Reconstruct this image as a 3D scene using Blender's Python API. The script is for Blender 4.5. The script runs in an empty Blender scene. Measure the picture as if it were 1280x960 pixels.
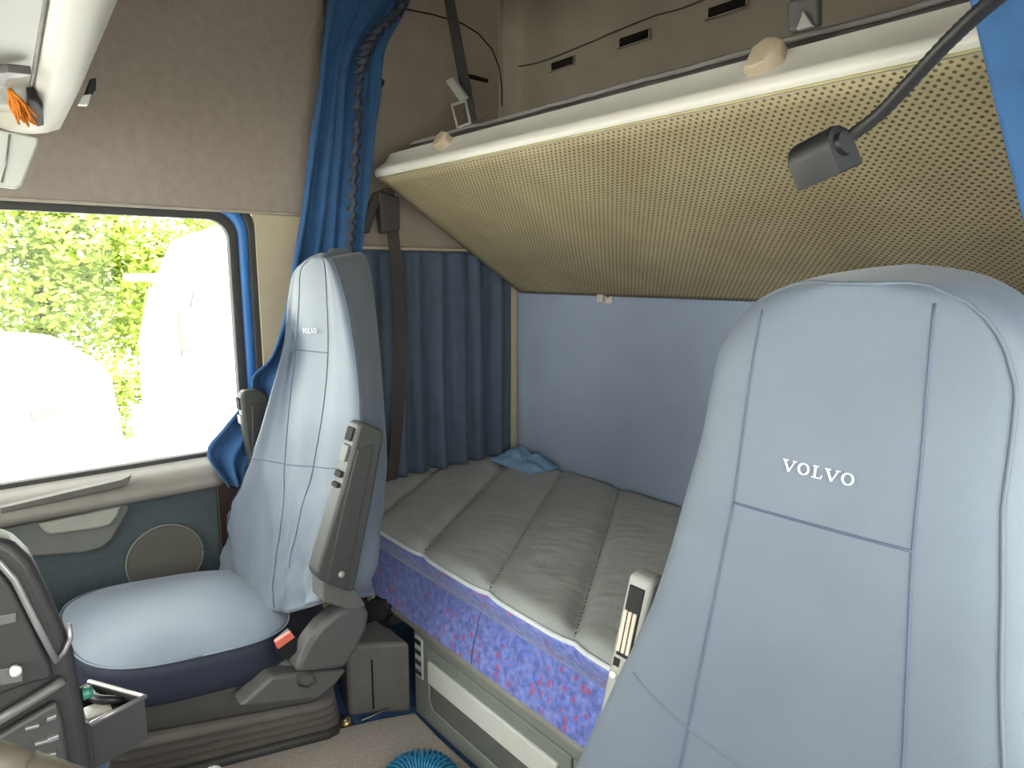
import bpy, bmesh, math, random
from mathutils import Vector, Matrix, noise
random.seed(7)
C = bpy.context.scene.collection
PI = math.pi

# ------------------------------------------------------------------ camera
FPX = 850.0; EYE = 1.35
PITCH = math.atan(140.0 / FPX)
HEAD = math.atan(715.0 / math.hypot(FPX, 140.0))
FW = (-math.cos(HEAD), math.sin(HEAD)); RT = (math.sin(HEAD), math.cos(HEAD))
def ray(px, py):
    dx = (px - 640) / FPX; dy = -(py - 480) / FPX
    a = math.cos(PITCH) + dy * math.sin(PITCH)
    return Vector((FW[0]*a + RT[0]*dx, FW[1]*a + RT[1]*dx, -math.sin(PITCH) + dy*math.cos(PITCH)))
def at(px, py, x=None, y=None, z=None, d=None):
    """A measured point of the photograph placed on a plane of the cab (x, y or z) or at a distance d."""
    r = ray(px, py)
    if x is not None: t = x / r.x
    elif y is not None: t = y / r.y
    elif z is not None: t = (z - EYE) / r.z
    else: t = d / r.length
    return Vector((r.x*t, r.y*t, EYE + r.z*t))
cam_d = bpy.data.cameras.new('camera'); cam = bpy.data.objects.new('camera', cam_d); C.objects.link(cam)
cam_d.sensor_width = 36; cam_d.lens = FPX / 1280 * 36; cam_d.clip_start = 0.02; cam_d.clip_end = 300
cam.location = (0, 0, EYE); cam.rotation_euler = (PI/2 - PITCH, 0, PI/2 - HEAD)
bpy.context.scene.camera = cam

# ------------------------------------------------------------------ materials
def lin(c):
    return tuple(((v/255)/12.92 if v/255 <= .04045 else ((v/255 + .055)/1.055)**2.4) for v in c)
MATS = {}
def mat(name, rgb, rough=.6, var=.12, scale=20., bump=0., bscale=300., metal=0., sheen=0., spec=.5, stretch=(1,1,1), coat=0.):
    if name in MATS: return MATS[name]
    m = bpy.data.materials.new(name); m.use_nodes = True; nt = m.node_tree; N = nt.nodes; L = nt.links
    b = N['Principled BSDF']; b.inputs['Roughness'].default_value = rough; b.inputs['Metallic'].default_value = metal
    b.inputs['Specular IOR Level'].default_value = spec
    if sheen: b.inputs['Sheen Weight'].default_value = sheen; b.inputs['Sheen Roughness'].default_value = .4
    if coat: b.inputs['Coat Weight'].default_value = coat
    tc = N.new('ShaderNodeTexCoord'); mp = N.new('ShaderNodeMapping'); mp.inputs['Scale'].default_value = stretch
    L.new(tc.outputs['Object'], mp.inputs['Vector'])
    n = N.new('ShaderNodeTexNoise'); n.inputs['Scale'].default_value = scale; n.inputs['Detail'].default_value = 5
    L.new(mp.outputs[0], n.inputs['Vector'])
    c = lin(rgb); r = N.new('ShaderNodeValToRGB')
    r.color_ramp.elements[0].position = .3; r.color_ramp.elements[1].position = .7
    r.color_ramp.elements[0].color = (*[v*(1-var) for v in c], 1); r.color_ramp.elements[1].color = (*[min(1, v*(1+var)) for v in c], 1)
    L.new(n.outputs['Fac'], r.inputs[0]); L.new(r.outputs[0], b.inputs['Base Color'])
    if bump:
        n2 = N.new('ShaderNodeTexNoise'); n2.inputs['Scale'].default_value = bscale; n2.inputs['Detail'].default_value = 3
        L.new(mp.outputs[0], n2.inputs['Vector'])
        bp = N.new('ShaderNodeBump'); bp.inputs['Strength'].default_value = bump; bp.inputs['Distance'].default_value = .004
        L.new(n2.outputs['Fac'], bp.inputs['Height']); L.new(bp.outputs[0], b.inputs['Normal'])
    MATS[name] = m; return m
def glass_mat():
    m = bpy.data.materials.new('clear_glass'); m.use_nodes = True; nt = m.node_tree; N = nt.nodes; L = nt.links
    N.remove(N['Principled BSDF']); o = N['Material Output']
    t = N.new('ShaderNodeBsdfTransparent'); t.inputs[0].default_value = (.94, .97, .95, 1)
    g = N.new('ShaderNodeBsdfGlossy'); g.inputs['Roughness'].default_value = .02
    f = N.new('ShaderNodeFresnel'); f.inputs[0].default_value = 1.25; mx = N.new('ShaderNodeMixShader')
    L.new(f.outputs[0], mx.inputs[0]); L.new(t.outputs[0], mx.inputs[1]); L.new(g.outputs[0], mx.inputs[2]); L.new(mx.outputs[0], o.inputs[0])
    return m
def perforated_mat():
    m = bpy.data.materials.new('perforated_cream_cloth'); m.use_nodes = True; nt = m.node_tree; N = nt.nodes; L = nt.links
    b = N['Principled BSDF']; b.inputs['Roughness'].default_value = .85
    uv = N.new('ShaderNodeUVMap'); sp = N.new('ShaderNodeSeparateXYZ'); L.new(uv.outputs[0], sp.inputs[0])
    def M(op, a, b_=None, c=None):
        n = N.new('ShaderNodeMath'); n.operation = op
        for i, v in enumerate((a, b_, c)):
            if v is None: continue
            if isinstance(v, (int, float)): n.inputs[i].default_value = v
            else: L.new(v, n.inputs[i])
        return n.outputs[0]
    u = M('DIVIDE', sp.outputs[0], .0150); v = M('DIVIDE', sp.outputs[1], .0098)
    row = M('FLOOR', v); odd = M('MULTIPLY', M('FRACT', M('MULTIPLY', row, .5)), 1.0)
    fu = M('SUBTRACT', M('FRACT', M('ADD', u, odd)), .5); fv = M('SUBTRACT', M('FRACT', v), .5)
    d2 = M('ADD', M('POWER', M('ABSOLUTE', M('MULTIPLY', fu, 1.5)), 2.0), M('POWER', M('ABSOLUTE', fv), 2.0))
    mr = N.new('ShaderNodeMapRange'); mr.inputs[1].default_value = .05; mr.inputs[2].default_value = .14
    mr.inputs[3].default_value = 0; mr.inputs[4].default_value = 1; L.new(d2, mr.inputs[0])
    nz = N.new('ShaderNodeTexNoise'); nz.inputs['Scale'].default_value = 5; nz.inputs['Detail'].default_value = 6; L.new(uv.outputs[0], nz.inputs['Vector'])
    rp = N.new('ShaderNodeValToRGB'); rp.color_ramp.elements[0].position = .3; rp.color_ramp.elements[1].position = .72
    rp.color_ramp.elements[0].color = (*lin((164, 149, 116)), 1); rp.color_ramp.elements[1].color = (*lin((184, 170, 136)), 1)
    L.new(nz.outputs['Fac'], rp.inputs[0])
    mx = N.new('ShaderNodeMix'); mx.data_type = 'RGBA'; mx.inputs[6].default_value = (*lin((92, 80, 54)), 1)
    L.new(mr.outputs[0], mx.inputs[0]); L.new(rp.outputs[0], mx.inputs[7]); L.new(mx.outputs[2], b.inputs['Base Color'])
    bp = N.new('ShaderNodeBump'); bp.inputs['Strength'].default_value = .35; bp.inputs['Distance'].default_value = .002
    L.new(mr.outputs[0], bp.inputs['Height']); L.new(bp.outputs[0], b.inputs['Normal'])
    return m
def moquette_mat():
    m = bpy.data.materials.new('purple_speckled_moquette'); m.use_nodes = True; nt = m.node_tree; N = nt.nodes; L = nt.links
    b = N['Principled BSDF']; b.inputs['Roughness'].default_value = .9; b.inputs['Sheen Weight'].default_value = .3
    tc = N.new('ShaderNodeTexCoord')
    base = N.new('ShaderNodeTexNoise'); base.inputs['Scale'].default_value = 60; base.inputs['Detail'].default_value = 6; L.new(tc.outputs['Object'], base.inputs['Vector'])
    r = N.new('ShaderNodeValToRGB'); r.color_ramp.elements[0].position = .34; r.color_ramp.elements[1].position = .68
    r.color_ramp.elements[0].color = (*lin((92, 104, 180)), 1); r.color_ramp.elements[1].color = (*lin((140, 152, 222)), 1); L.new(base.outputs['Fac'], r.inputs[0])
    def specks(scale, thr, col, prev, seed, clus):
        mp = N.new('ShaderNodeMapping'); mp.inputs['Location'].default_value = (seed, seed*1.7, seed*.6); mp.inputs['Scale'].default_value = (1, 1, .75)
        L.new(tc.outputs['Object'], mp.inputs['Vector'])
        w = N.new('ShaderNodeTexVoronoi'); w.inputs['Scale'].default_value = scale; w.inputs['Randomness'].default_value = 1; L.new(mp.outputs[0], w.inputs['Vector'])
        k = N.new('ShaderNodeMath'); k.operation = 'LESS_THAN'; k.inputs[1].default_value = thr; L.new(w.outputs['Distance'], k.inputs[0])
        n = N.new('ShaderNodeTexNoise'); n.inputs['Scale'].default_value = clus; n.inputs['Detail'].default_value = 2; L.new(mp.outputs[0], n.inputs['Vector'])
        g = N.new('ShaderNodeMath'); g.operation = 'GREATER_THAN'; g.inputs[1].default_value = .52; L.new(n.outputs['Fac'], g.inputs[0])
        a = N.new('ShaderNodeMath'); a.operation = 'MULTIPLY'; L.new(k.outputs[0], a.inputs[0]); L.new(g.outputs[0], a.inputs[1])
        a2 = N.new('ShaderNodeMath'); a2.operation = 'MULTIPLY'; a2.inputs[1].default_value = .75; L.new(a.outputs[0], a2.inputs[0])
        x = N.new('ShaderNodeMix'); x.data_type = 'RGBA'; L.new(a2.outputs[0], x.inputs[0]); L.new(prev, x.inputs[6]); x.inputs[7].default_value = (*lin(col), 1)
        return x.outputs[2]
    c = specks(46, .30, (182, 82, 122), r.outputs[0], 1.3, 11)
    c = specks(70, .28, (90, 130, 235), c, 4.1, 14)
    L.new(c, b.inputs['Base Color'])
    return m
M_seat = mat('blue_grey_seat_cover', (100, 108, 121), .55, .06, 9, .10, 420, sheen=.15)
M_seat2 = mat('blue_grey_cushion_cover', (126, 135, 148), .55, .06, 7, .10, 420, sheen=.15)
M_seatdark = mat('navy_cushion_side', (38, 43, 60), .7, .12, 14, .12, 420)
M_seam = mat('seam_thread', (80, 86, 108), .7, .1)
M_pipe = mat('seat_piping', (98, 106, 120), .6, .05)
M_thread = mat('silver_thread', (196, 200, 202), .45, .1, 200)
M_plast = mat('grey_plastic', (90, 88, 86), .5, .06, 30, .08, 700)
M_plastlt = mat('light_grey_plastic', (150, 148, 142), .5, .06, 30, .06, 700)
M_plastdk = mat('dark_grey_plastic', (58, 57, 56), .5, .08, 30, .10, 700)
M_black = mat('black_plastic', (24, 24, 26), .45, .1, 30)
M_rubber = mat('bellows_rubber', (100, 94, 88), .7, .12, 16, .1, 200)
M_headl = mat('taupe_headliner', (158, 145, 136), .9, .07, 40, .2, 260)
M_cream = mat('cream_trim', (196, 180, 152), .6, .05, 15)
M_rearup = mat('cream_rear_panel', (176, 166, 150), .6, .07, 8)
M_sidepan = mat('brown_side_panel', (158, 145, 132), .7, .06, 10)
M_rail = mat('pale_aluminium_rail', (222, 217, 208), .3, .03, 10)
M_knob = mat('ivory_plastic', (186, 168, 146), .5, .05)
M_curt = mat('bright_blue_curtain', (52, 92, 138), .85, .12, 22, .12, 500, sheen=.08)
M_curtdk = mat('dark_blue_curtain', (74, 86, 104), .85, .12, 16, .12, 400, sheen=.1)
M_wallblue = mat('blue_wall_cloth', (150, 160, 182), .6, .05, 6, .12, 500, sheen=.2)
M_tape = mat('gathered_curtain_tape', (60, 62, 74), .8, .6, 70)
M_paint = mat('blue_cab_paint', (84, 150, 226), .4, .04, 10)
M_seal = mat('window_rubber', (58, 56, 54), .6, .12, 20)
M_dsill = mat('taupe_door_sill', (132, 124, 116), .55, .06, 20, .08, 500)
M_dpanel = mat('dark_slate_door_panel', (70, 79, 83), .7, .10, 60, .2, 500)
M_dgrey = mat('grey_door_pocket', (112, 112, 106), .55, .06, 30)
M_dlight = mat('pale_door_handle', (164, 162, 150), .5, .05, 20)
M_spk = mat('speaker_grille', (88, 84, 78), .7, .14, 260, .2, 900)
M_lock = mat('grey_green_locker_plastic', (134, 137, 130), .5, .05, 18, .05, 500)
M_locklt = mat('off_white_handle_strip', (222, 222, 214), .45, .03)
M_topper = mat('grey_quilted_topper', (166, 167, 164), .85, .06, 12, .30, 60, stretch=(1, 1, 1))
M_whitep = mat('white_piping', (226, 228, 232), .6, .05)
M_mattgrey = mat('grey_mattress_cover', (112, 108, 108), .8, .14, 30)
M_dark = mat('dark_recess', (22, 20, 18), .8, .1)
M_strap = mat('black_webbing', (52, 50, 48), .8, .12, 120)
M_belt = mat('brown_black_belt', (66, 58, 56), .7, .1, 60)
M_metal = mat('worn_steel', (170, 165, 158), .35, .1, 40, metal=.9)
M_mat = mat('brown_grey_floor_mat', (192, 179, 168), .95, .16, 120, .5, 240)
M_carpet = mat('navy_carpet', (62, 92, 136), .95, .2, 90, .5, 240)
M_hose = mat('blue_air_hose', (20, 110, 150), .35, .1, 30)
M_consol = mat('pale_grey_console', (176, 170, 160), .5, .05, 5)
M_visor = mat('white_visor', (200, 200, 194), .5, .03)
M_orange = mat('orange_tassel', (196, 112, 22), .8, .3, 120)
M_dash = mat('charcoal_dashboard', (48, 46, 46), .45, .1, 40, .1, 600)
M_dashlt = mat('chrome_grey_bezel', (150, 144, 146), .3, .1, 40, metal=.5)
M_red = mat('red_buckle_button', (222, 110, 92), .4, .06)
M_teal = mat('teal_plastic', (50, 112, 96), .4, .1)
M_rag = mat('pale_blue_rag', (120, 152, 186), .9, .1, 20, .2, 200)
M_brkt = mat('cream_bracket', (196, 188, 178), .6, .2, 60)
M_ceil = mat('cream_ceiling', (150, 142, 128), .9, .05)
M_white = mat('white_vehicle_paint', (235, 236, 238), .35, .02)
M_tyre = mat('tyre_rubber', (40, 40, 42), .8, .1)
M_tint = mat('tinted_vehicle_glass', (178, 192, 182), .15, .1, 4)
M_bark = mat('tree_bark', (90, 76, 58), .9, .2)
M_asph = mat('pale_asphalt', (170, 168, 164), .95, .08, 3)
M_leaf = mat('yellow_green_leaves', (158, 176, 74), .6, .35, 3.0)
M_glass = glass_mat(); M_perf = perforated_mat(); M_moq = moquette_mat()

# ------------------------------------------------------------------ helpers
def thing(name, label, cat, loc=(0, 0, 0), group=None):
    o = bpy.data.objects.new(name, None); C.objects.link(o); o.location = loc; o.empty_display_size = .1
    o['label'] = label; o['category'] = cat
    if group: o['group'] = group
    return o
def tag(o, label, cat, group=None):
    o['label'] = label; o['category'] = cat
    if group: o['group'] = group
    return o
def wloc(o):
    v = Vector(o.location)
    if o.parent is not None: v = v + wloc(o.parent) if o.parent.type == 'EMPTY' else v
    return v
def link(name, me, m, parent=None, kind=None, smooth=True, sub=0, bevel=0, angle=40, solid=0):
    o = bpy.data.objects.new(name, me); C.objects.link(o)
    if m: me.materials.append(m)
    for p in me.polygons: p.use_smooth = smooth
    if solid:
        s = o.modifiers.new('s', 'SOLIDIFY'); s.thickness = solid; s.offset = 0
    if bevel:
        b = o.modifiers.new('b', 'BEVEL'); b.width = bevel; b.segments = 3; b.limit_method = 'ANGLE'; b.angle_limit = math.radians(35)
    if sub:
        s = o.modifiers.new('sub', 'SUBSURF'); s.levels = sub; s.render_levels = sub
    if bevel or not sub: me.shade_smooth() if False else None
    if parent is not None:
        o.parent = parent
        t = Vector(parent.location) if parent.type == 'EMPTY' else Vector((0, 0, 0))
        # every mesh is written in cab coordinates; the inverse keeps it where it stands
        o.matrix_parent_inverse = Matrix.Translation(-t)
    if kind: o['kind'] = kind
    return o
def mesh(name, vs, fs):
    me = bpy.data.meshes.new(name); me.from_pydata([tuple(v) for v in vs], [], fs); me.update()
    bm = bmesh.new(); bm.from_mesh(me); bmesh.ops.recalc_face_normals(bm, faces=bm.faces); bm.to_mesh(me); bm.free()
    return me
class MB:
    def __init__(s): s.v = []; s.f = []
    def add(s, vs, fs):
        k = len(s.v); s.v += [Vector(v) for v in vs]; s.f += [tuple(i + k for i in f) for f in fs]; return s
    def box(s, lo, hi):
        (a, b, c), (d, e, f) = lo, hi
        return s.add([(a,b,c),(d,b,c),(d,e,c),(a,e,c),(a,b,f),(d,b,f),(d,e,f),(a,e,f)],
                     [(0,3,2,1),(4,5,6,7),(0,1,5,4),(1,2,6,5),(2,3,7,6),(3,0,4,7)])
    def prism(s, pts, off):
        n = len(pts); off = Vector(off); P = [Vector(p) for p in pts]
        return s.add(P + [p + off for p in P], [tuple(range(n))[::-1], tuple(range(n, 2*n))] + [(i, (i+1) % n, n + (i+1) % n, n + i) for i in range(n)])
    def grid(s, rows, closed=False, cap=False):
        nr = len(rows); nc = len(rows[0]); fs = []
        for i in range(nr - 1):
            for j in range(nc if closed else nc - 1):
                k = (j + 1) % nc
                fs.append((i*nc + j, i*nc + k, (i+1)*nc + k, (i+1)*nc + j))
        if cap: fs += [tuple(range(nc))[::-1], tuple((nr-1)*nc + j for j in range(nc))]
        return s.add([p for r in rows for p in r], fs)
    def tube(s, pts, r, n=8, r2=None):
        P = [Vector(p) for p in pts]; rows = []; up = None
        for i, p in enumerate(P):
            t = (P[min(i+1, len(P)-1)] - P[max(i-1, 0)]).normalized()
            if up is None: up = t.orthogonal().normalized()
            up = (up - t * up.dot(t)).normalized(); q = t.cross(up)
            rr = r if r2 is None else r + (r2 - r) * i / (len(P) - 1)
            rows.append([p + up * rr * math.cos(2*PI*k/n) + q * rr * math.sin(2*PI*k/n) for k in range(n)])
        return s.grid(rows, True, True)
    def disc(s, c, axis, r, h, n=40, r2=None):
        a = Vector(axis).normalized(); u = a.orthogonal().normalized(); w = a.cross(u); c = Vector(c); r2 = r if r2 is None else r2
        return s.grid([[c + (u*math.cos(2*PI*k/n) + w*math.sin(2*PI*k/n))*r for k in range(n)],
                       [c + a*h + (u*math.cos(2*PI*k/n) + w*math.sin(2*PI*k/n))*r2 for k in range(n)]], True, True)
    def build(s, name, m, parent=None, **kw): return link(name, mesh(name, s.v, s.f), m, parent, **kw)
def auto(o, deg=40):
    me = o.data
    bm = bmesh.new(); bm.from_mesh(me)
    for e in bm.edges: e.smooth = not (len(e.link_faces) == 2 and e.calc_face_angle(0) > math.radians(deg))
    bm.to_mesh(me); bm.free(); return o
def box(name, lo, hi, m, parent=None, bevel=.004, **kw):
    return auto(MB().box([min(a, b) for a, b in zip(lo, hi)], [max(a, b) for a, b in zip(lo, hi)]).build(name, m, parent, bevel=bevel, **kw))
def prism(name, pts, off, m, parent=None, bevel=.003, **kw): return auto(MB().prism(pts, off).build(name, m, parent, bevel=bevel, **kw))
def tube(name, pts, r, m, parent=None, n=8, **kw): return MB().tube(pts, r, n).build(name, m, parent, **kw)
def spl(P, n, closed=False):
    P = [Vector(p) for p in P]; k = len(P); out = []
    segs = k if closed else k - 1
    for i in range(n):
        t = i / n * segs if closed else i / (n - 1) * segs
        j = min(int(t), segs - 1); u = t - j
        if closed: a, b, c, d = P[(j-1) % k], P[j % k], P[(j+1) % k], P[(j+2) % k]
        else:
            b, c = P[j], P[j+1]; a = P[j-1] if j else b*2 - c; d = P[j+2] if j + 2 < k else c*2 - b
        out.append(.5*((b*2) + (c - a)*u + (a*2 - b*5 + c*4 - d)*u*u + (b*3 - a - c*3 + d)*u**3))
    return out
def lerp(tab, z):
    if z <= tab[0][0]: return tab[0][1]
    for (a, p), (b, q) in zip(tab, tab[1:]):
        if z <= b:
            t = (z - a) / (b - a); return p + (q - p) * t
    return tab[-1][1]
def S(o): o['kind'] = 'structure'; return o
def nz(v, s): return noise.noise(Vector(v) * s)

# ------------------------------------------------------------------ the cab shell
SX = -2.18; BY = 1.815; RX = .22; FY = -1.05; TOP = 2.45
S(box('floor', (SX - .06, FY, -.06), (RX + .05, BY + .1, 0), M_carpet, bevel=0))
S(box('ceiling', (SX - .06, FY, TOP), (RX + .05, BY + .1, TOP + .05), M_ceil, bevel=0))
# passenger side: upper headliner over the window, pillar and bunk side
w = MB(); w.box((SX - .04, FY, 1.53), (SX + .03, 1.02, TOP)); S(w.build('wall_passenger_upper', M_headl, bevel=.012, smooth=False))
w = MB(); w.box((SX - .06, .77, 0), (SX + .005, 1.02, 1.53)); S(w.build('wall_passenger_pillar', M_cream, smooth=False))
w = MB(); w.box((SX - .06, 1.02, 0), (SX, BY, TOP)); S(w.build('wall_passenger_bunk', M_sidepan, smooth=False))
S(box('trim_1', (SX, BY - .035, .4), (SX + .03, BY, 1.45), M_cream, bevel=.008))
# door edge pillar behind the door
S(box('trim_2', (SX - .06, .60, 0), (SX + .02, .77, .80), mat('dark_red_brown_pillar', (70, 48, 46), .6), bevel=.004))
# rear: blue cloth below the upper bunk, cream panel above
S(box('wall_rear', (SX, BY, 0), (RX, BY + .05, 1.45), M_wallblue, bevel=0))
rows = []
for z in (1.45, 1.9, 2.055, 2.06, 2.20, TOP):
    off = .0 if z < 2.058 else .012
    r = [Vector((SX, BY - .075, z)), Vector((SX, BY - .06, z))]
    for k in range(9):
        a = PI/2 * k / 8; r.append(Vector((SX + .06 - .06*math.cos(a), BY - .06 + .06*math.sin(a) + off*k/8, z)))
    r += [Vector((-1.2, BY + off, z)), Vector((RX, BY + off, z))]
    rows.append(r)
S(auto(MB().grid(rows).build('wall_rear_upper', M_rearup, solid=.01), 60))
# driver side: solid behind the door, header over it, unseen closed door and window added to limit the side light
S(box('wall_driver', (RX, .80, 0), (RX + .05, BY + .05, TOP), M_headl, bevel=0))
S(box('wall_driver_header', (RX, FY, 2.02), (RX + .05, .80, TOP), M_headl, bevel=0))
S(box('wall_driver_lower_added', (RX, FY, -.05), (RX + .05, .80, .80), M_dpanel, bevel=0))
S(box('wall_driver_corner_added', (RX, FY, .80), (RX + .05, -.85, 2.02), M_seal, bevel=0))
S(box('wall_driver_upper_added', (RX, -.85, 1.66), (RX + .05, .80, 2.02), M_headl, bevel=0))
S(box('window_3_added', (RX + .03, -.85, .80), (RX + .036, .80, 1.66), M_glass, bevel=0))
# front: below and above the windscreen
S(box('wall_front', (SX, FY - .05, -.05), (RX, FY, .98), M_plastdk, bevel=0))
S(box('wall_front_header', (SX, FY - .05, 1.95), (RX, FY, TOP), M_headl, bevel=0))
def rrect(x, y0, y1, z0, z1, r, n=8):
    out = []
    for cy, cz, a0 in ((y1 - r, z1 - r, 0), (y0 + r, z1 - r, PI/2), (y0 + r, z0 + r, PI), (y1 - r, z0 + r, 1.5*PI)):
        for k in range(n + 1):
            a = a0 + PI/2 * k / n; out.append(Vector((x, cy + r*math.cos(a), cz + r*math.sin(a))))
    return out
win2 = S(box('window_2', (SX + .05, FY - .03, .98), (RX, FY - .022, 1.95), M_glass, bevel=0))

# ------------------------------------------------------------------ passenger door and window
GX = SX - .03
wy0, wy1, wz0, wz1 = -.75, .692, .795, 1.507
def ring(mb, a, b, x, t):
    n = len(a)
    A = [Vector((x, p.y, p.z)) for p in a]; B = [Vector((x, p.y, p.z)) for p in b]
    mb.grid([A, [p + Vector((t, 0, 0)) for p in A], [p + Vector((t, 0, 0)) for p in B], B], True)
def off(d, r): return rrect(GX, wy0 - d, wy1 + d, wz0 - d, wz1 + d, r)
win = S(MB().prism(off(.005, .06), (-.004, 0, 0)).build('window_1', M_glass, smooth=False))
mb = MB(); ring(mb, off(0, .06), off(.026, .075), GX - .01, .03); mb.build('window_seal', M_seal, win, kind='structure', bevel=.003)
mb = MB(); ring(mb, off(.026, .075), off(.058, .095), GX - .01, .022); mb.build('painted_frame', M_paint, win, kind='structure')
mb = MB(); ring(mb, off(.058, .095), off(.080, .11), GX - .01, .034); mb.build('outer_seal', M_seal, win, kind='structure', bevel=.003)
DX = -2.14
door = S(thing('door_1', 'passenger door', 'door', (DX, -.1, 0))); del door['label']; del door['category']
def dpt(px, py, x=DX): return at(px, py, x=x)
# lower panel, dark slate
yb = .592
mb = MB(); mb.box((SX - .05, FY, .12), (DX, yb, .75)); mb.build('lower_panel', M_dpanel, door, kind='structure', bevel=.01)
# sill: sloping top shelf with a long finger trough
sx = -2.075
top0, top1 = at(0, 614, x=GX + .02), at(262, 566, x=GX + .02)
b0, b1 = at(0, 662, x=sx), at(268, 603, x=sx)
yy0, yy1 = -.75, .592
prof = [(GX + .0, .772), (GX + .03, .785), (-2.12, .770), (sx - .012, .752), (sx, .738), (sx + .002, .722), (sx - .015, .708), (DX - .02, .702)]
rows = [[Vector((x, y, z)) for x, z in prof] for y in (yy0, -.2, .2, .45, yy1 - .03, yy1)]
MB().grid(rows, True, True).build('window_sill_shelf', M_dsill, door, kind='structure')
tr = [at(0, 633, x=-2.10), at(150, 598, x=-2.10), at(163, 592, x=-2.10), at(160, 601, x=-2.10), at(150, 607, x=-2.10), at(0, 640, x=-2.10)]
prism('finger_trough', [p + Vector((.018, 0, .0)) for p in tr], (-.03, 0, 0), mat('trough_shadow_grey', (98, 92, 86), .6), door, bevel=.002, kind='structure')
pk = [(0, 662), (60, 648), (120, 634), (160, 630), (163, 636), (152, 655), (140, 676), (128, 686), (105, 692), (40, 697), (0, 700)]
prism('door_pocket', [dpt(*p, x=DX + .018) for p in pk], (-.03, 0, 0), M_dgrey, door, bevel=.008, kind='structure')
hd = [(47, 655), (100, 644), (152, 632), (147, 646), (138, 657), (122, 661), (80, 667), (62, 669), (54, 664)]
prism('pull_handle', [dpt(*p, x=DX + .036) for p in hd], (-.03, 0, 0), M_dlight, door, bevel=.007, kind='structure')
sp0, sp1 = dpt(157, 692, x=DX + .01), dpt(254, 688, x=DX + .01)
sr = (sp1.y - sp0.y) / 2; sc = dpt(206, 697, x=DX)
spk = MB().disc(sc, (1, 0, 0), sr, .016, 48, sr * .96).build('speaker_cover', M_spk, door, kind='structure'); auto(spk)
mb = MB(); mb.tube([sc + Vector((.012, math.cos(a)*sr, math.sin(a)*sr)) for a in [2*PI*k/48 for k in range(49)]], .004, 6); mb.build('speaker_rim', M_dgrey, spk, kind='structure')

# ------------------------------------------------------------------ passenger seat
pseat = thing('passenger_chair', 'blue-grey covered passenger seat beside the side window', 'seat', (-1.72, .5, 0))
def yp(z): return lerp([(.45, .555), (.9, .652), (1.35, .695), (1.5, .70)], z)
prow = [  # photo level: L, SL, SR, R, back-right silhouette
    [(385, 326), (388, 324), (398, 321), (408, 321), (440, 316)],
    [(370, 342), (376, 338), (405, 328), (417, 329), (455, 318)],
    [(364, 375), (374, 372), (408, 364), (431, 372), (464, 345)],
    [(360, 430), (370, 436), (410, 440), (443, 440), (474, 430)],
    [(343, 490), (362, 505), (404, 510), (449, 512), (480, 510)],
    [(318, 568), (356, 577), (392, 580), (446, 583), (483, 585)],
    [(290, 640), (353, 648), (377, 652), (432, 655), (478, 655)],
    [(281, 712), (349, 715), (366, 718), (410, 720), (470, 716)],
    [(290, 745), (350, 764), (364, 766), (402, 752), (455, 745)]]
zr = [1.385, 1.35, 1.27, 1.12, 1.01, .89, .76, .62, .53]
rows = []; ctrl = []
for r, z in zip(prow, zr):
    y = yp(z); bl = .035 if z < 1.25 else .0
    L = at(*r[0], y=y - bl + .015); SL = at(*r[1], y=y); SR = at(*r[2], y=y + .004); R = at(*r[3], y=y + .012)
    B = at(*r[4], y=y + .15)
    th_ = .15 if z < 1.3 else .12
    BL = Vector((L.x - .0, y + th_, L.z)); L2 = L.lerp(SL, .45) + Vector((0, -.004, 0)); M_ = SL.lerp(SR, .5) + Vector((0, -.003, 0)); R2 = SR.lerp(R, .55) + Vector((0, -.008, 0))
    RB = R.lerp(B, .5) + Vector((.003, 0, 0))
    BM = (BL + B) / 2 + Vector((0, .02, 0))
    ctrl.append([L, L2, SL, M_, SR, R2, R, RB, B, BM, BL])
loops = [spl(c, 77, True) for c in ctrl]
cols = [spl([l[j] for l in loops], 70) for j in range(77)]
rows = [[cols[j][i] for j in range(77)] for i in range(70)]
for i, r in enumerate(rows):                       # loose folds in the lower part of the cover
    f = max(0, (i - 40) / 30)
    for j, p in enumerate(r):
        k = (abs(nz((p.x*1.0 + p.z*.7, 0, p.z*.30), 7)) - .25) * .085 * f + nz((p.x - p.z*.5, 0, p.z*.5), 24) * .010 * f
        p.y += k; p.x += k*.4
top = sum(rows[0], Vector()) / 77
for s_, dz in ((.75, .010), (.4, .016), (.1, .018)):
    rows.insert(0, [top + (p - top)*s_ + Vector((0, 0, dz)) for p in cols_] if False else [Vector((top.x + (q.x - top.x)*s_, top.y + (q.y - top.y)*s_, q.z + dz)) for q in rows[0]] if s_ == .75 else [Vector((top.x + (q.x - top.x)*s_, top.y + (q.y - top.y)*s_, q.z + dz - .008)) for q in base0]) 
    if s_ == .75: base0 = [p.copy() for p in rows[1]]
pback = MB().grid(rows, True, True).build('backrest_cover', M_seat, pseat)
PR = rows[3:]
def pline(jf, i0, i1, n=40, r=.0016, m=M_seam, name='seam_or_fold_shade', lift=.0006):
    pts = []
    for k in range(n):
        t = k / (n - 1); i = i0 + (i1 - i0)*t; j = jf(t) if callable(jf) else jf
        a = int(i); b = min(a + 1, len(PR) - 1); c = int(j) % 77; d = (c + 1) % 77
        p = PR[a][c].lerp(PR[b][c], i - a).lerp(PR[a][d].lerp(PR[b][d], i - a), j - int(j))
        pts.append(p + (Vector((0, 0, EYE)) - p).normalized() * lift)
    return tube(name, pts, r, m, pseat, 6)
J = lambda k: k * 7.0
pline(J(2), 2, 68); pline(J(4), 2, 68); pline(J(6), 4, 52, m=M_pipe)
pline(lambda t: J(0) + (J(6) - J(0))*t, 43.5, 43.5)
pline(lambda t: J(2) + (J(4) - J(2))*t, 26, 26)
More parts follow.
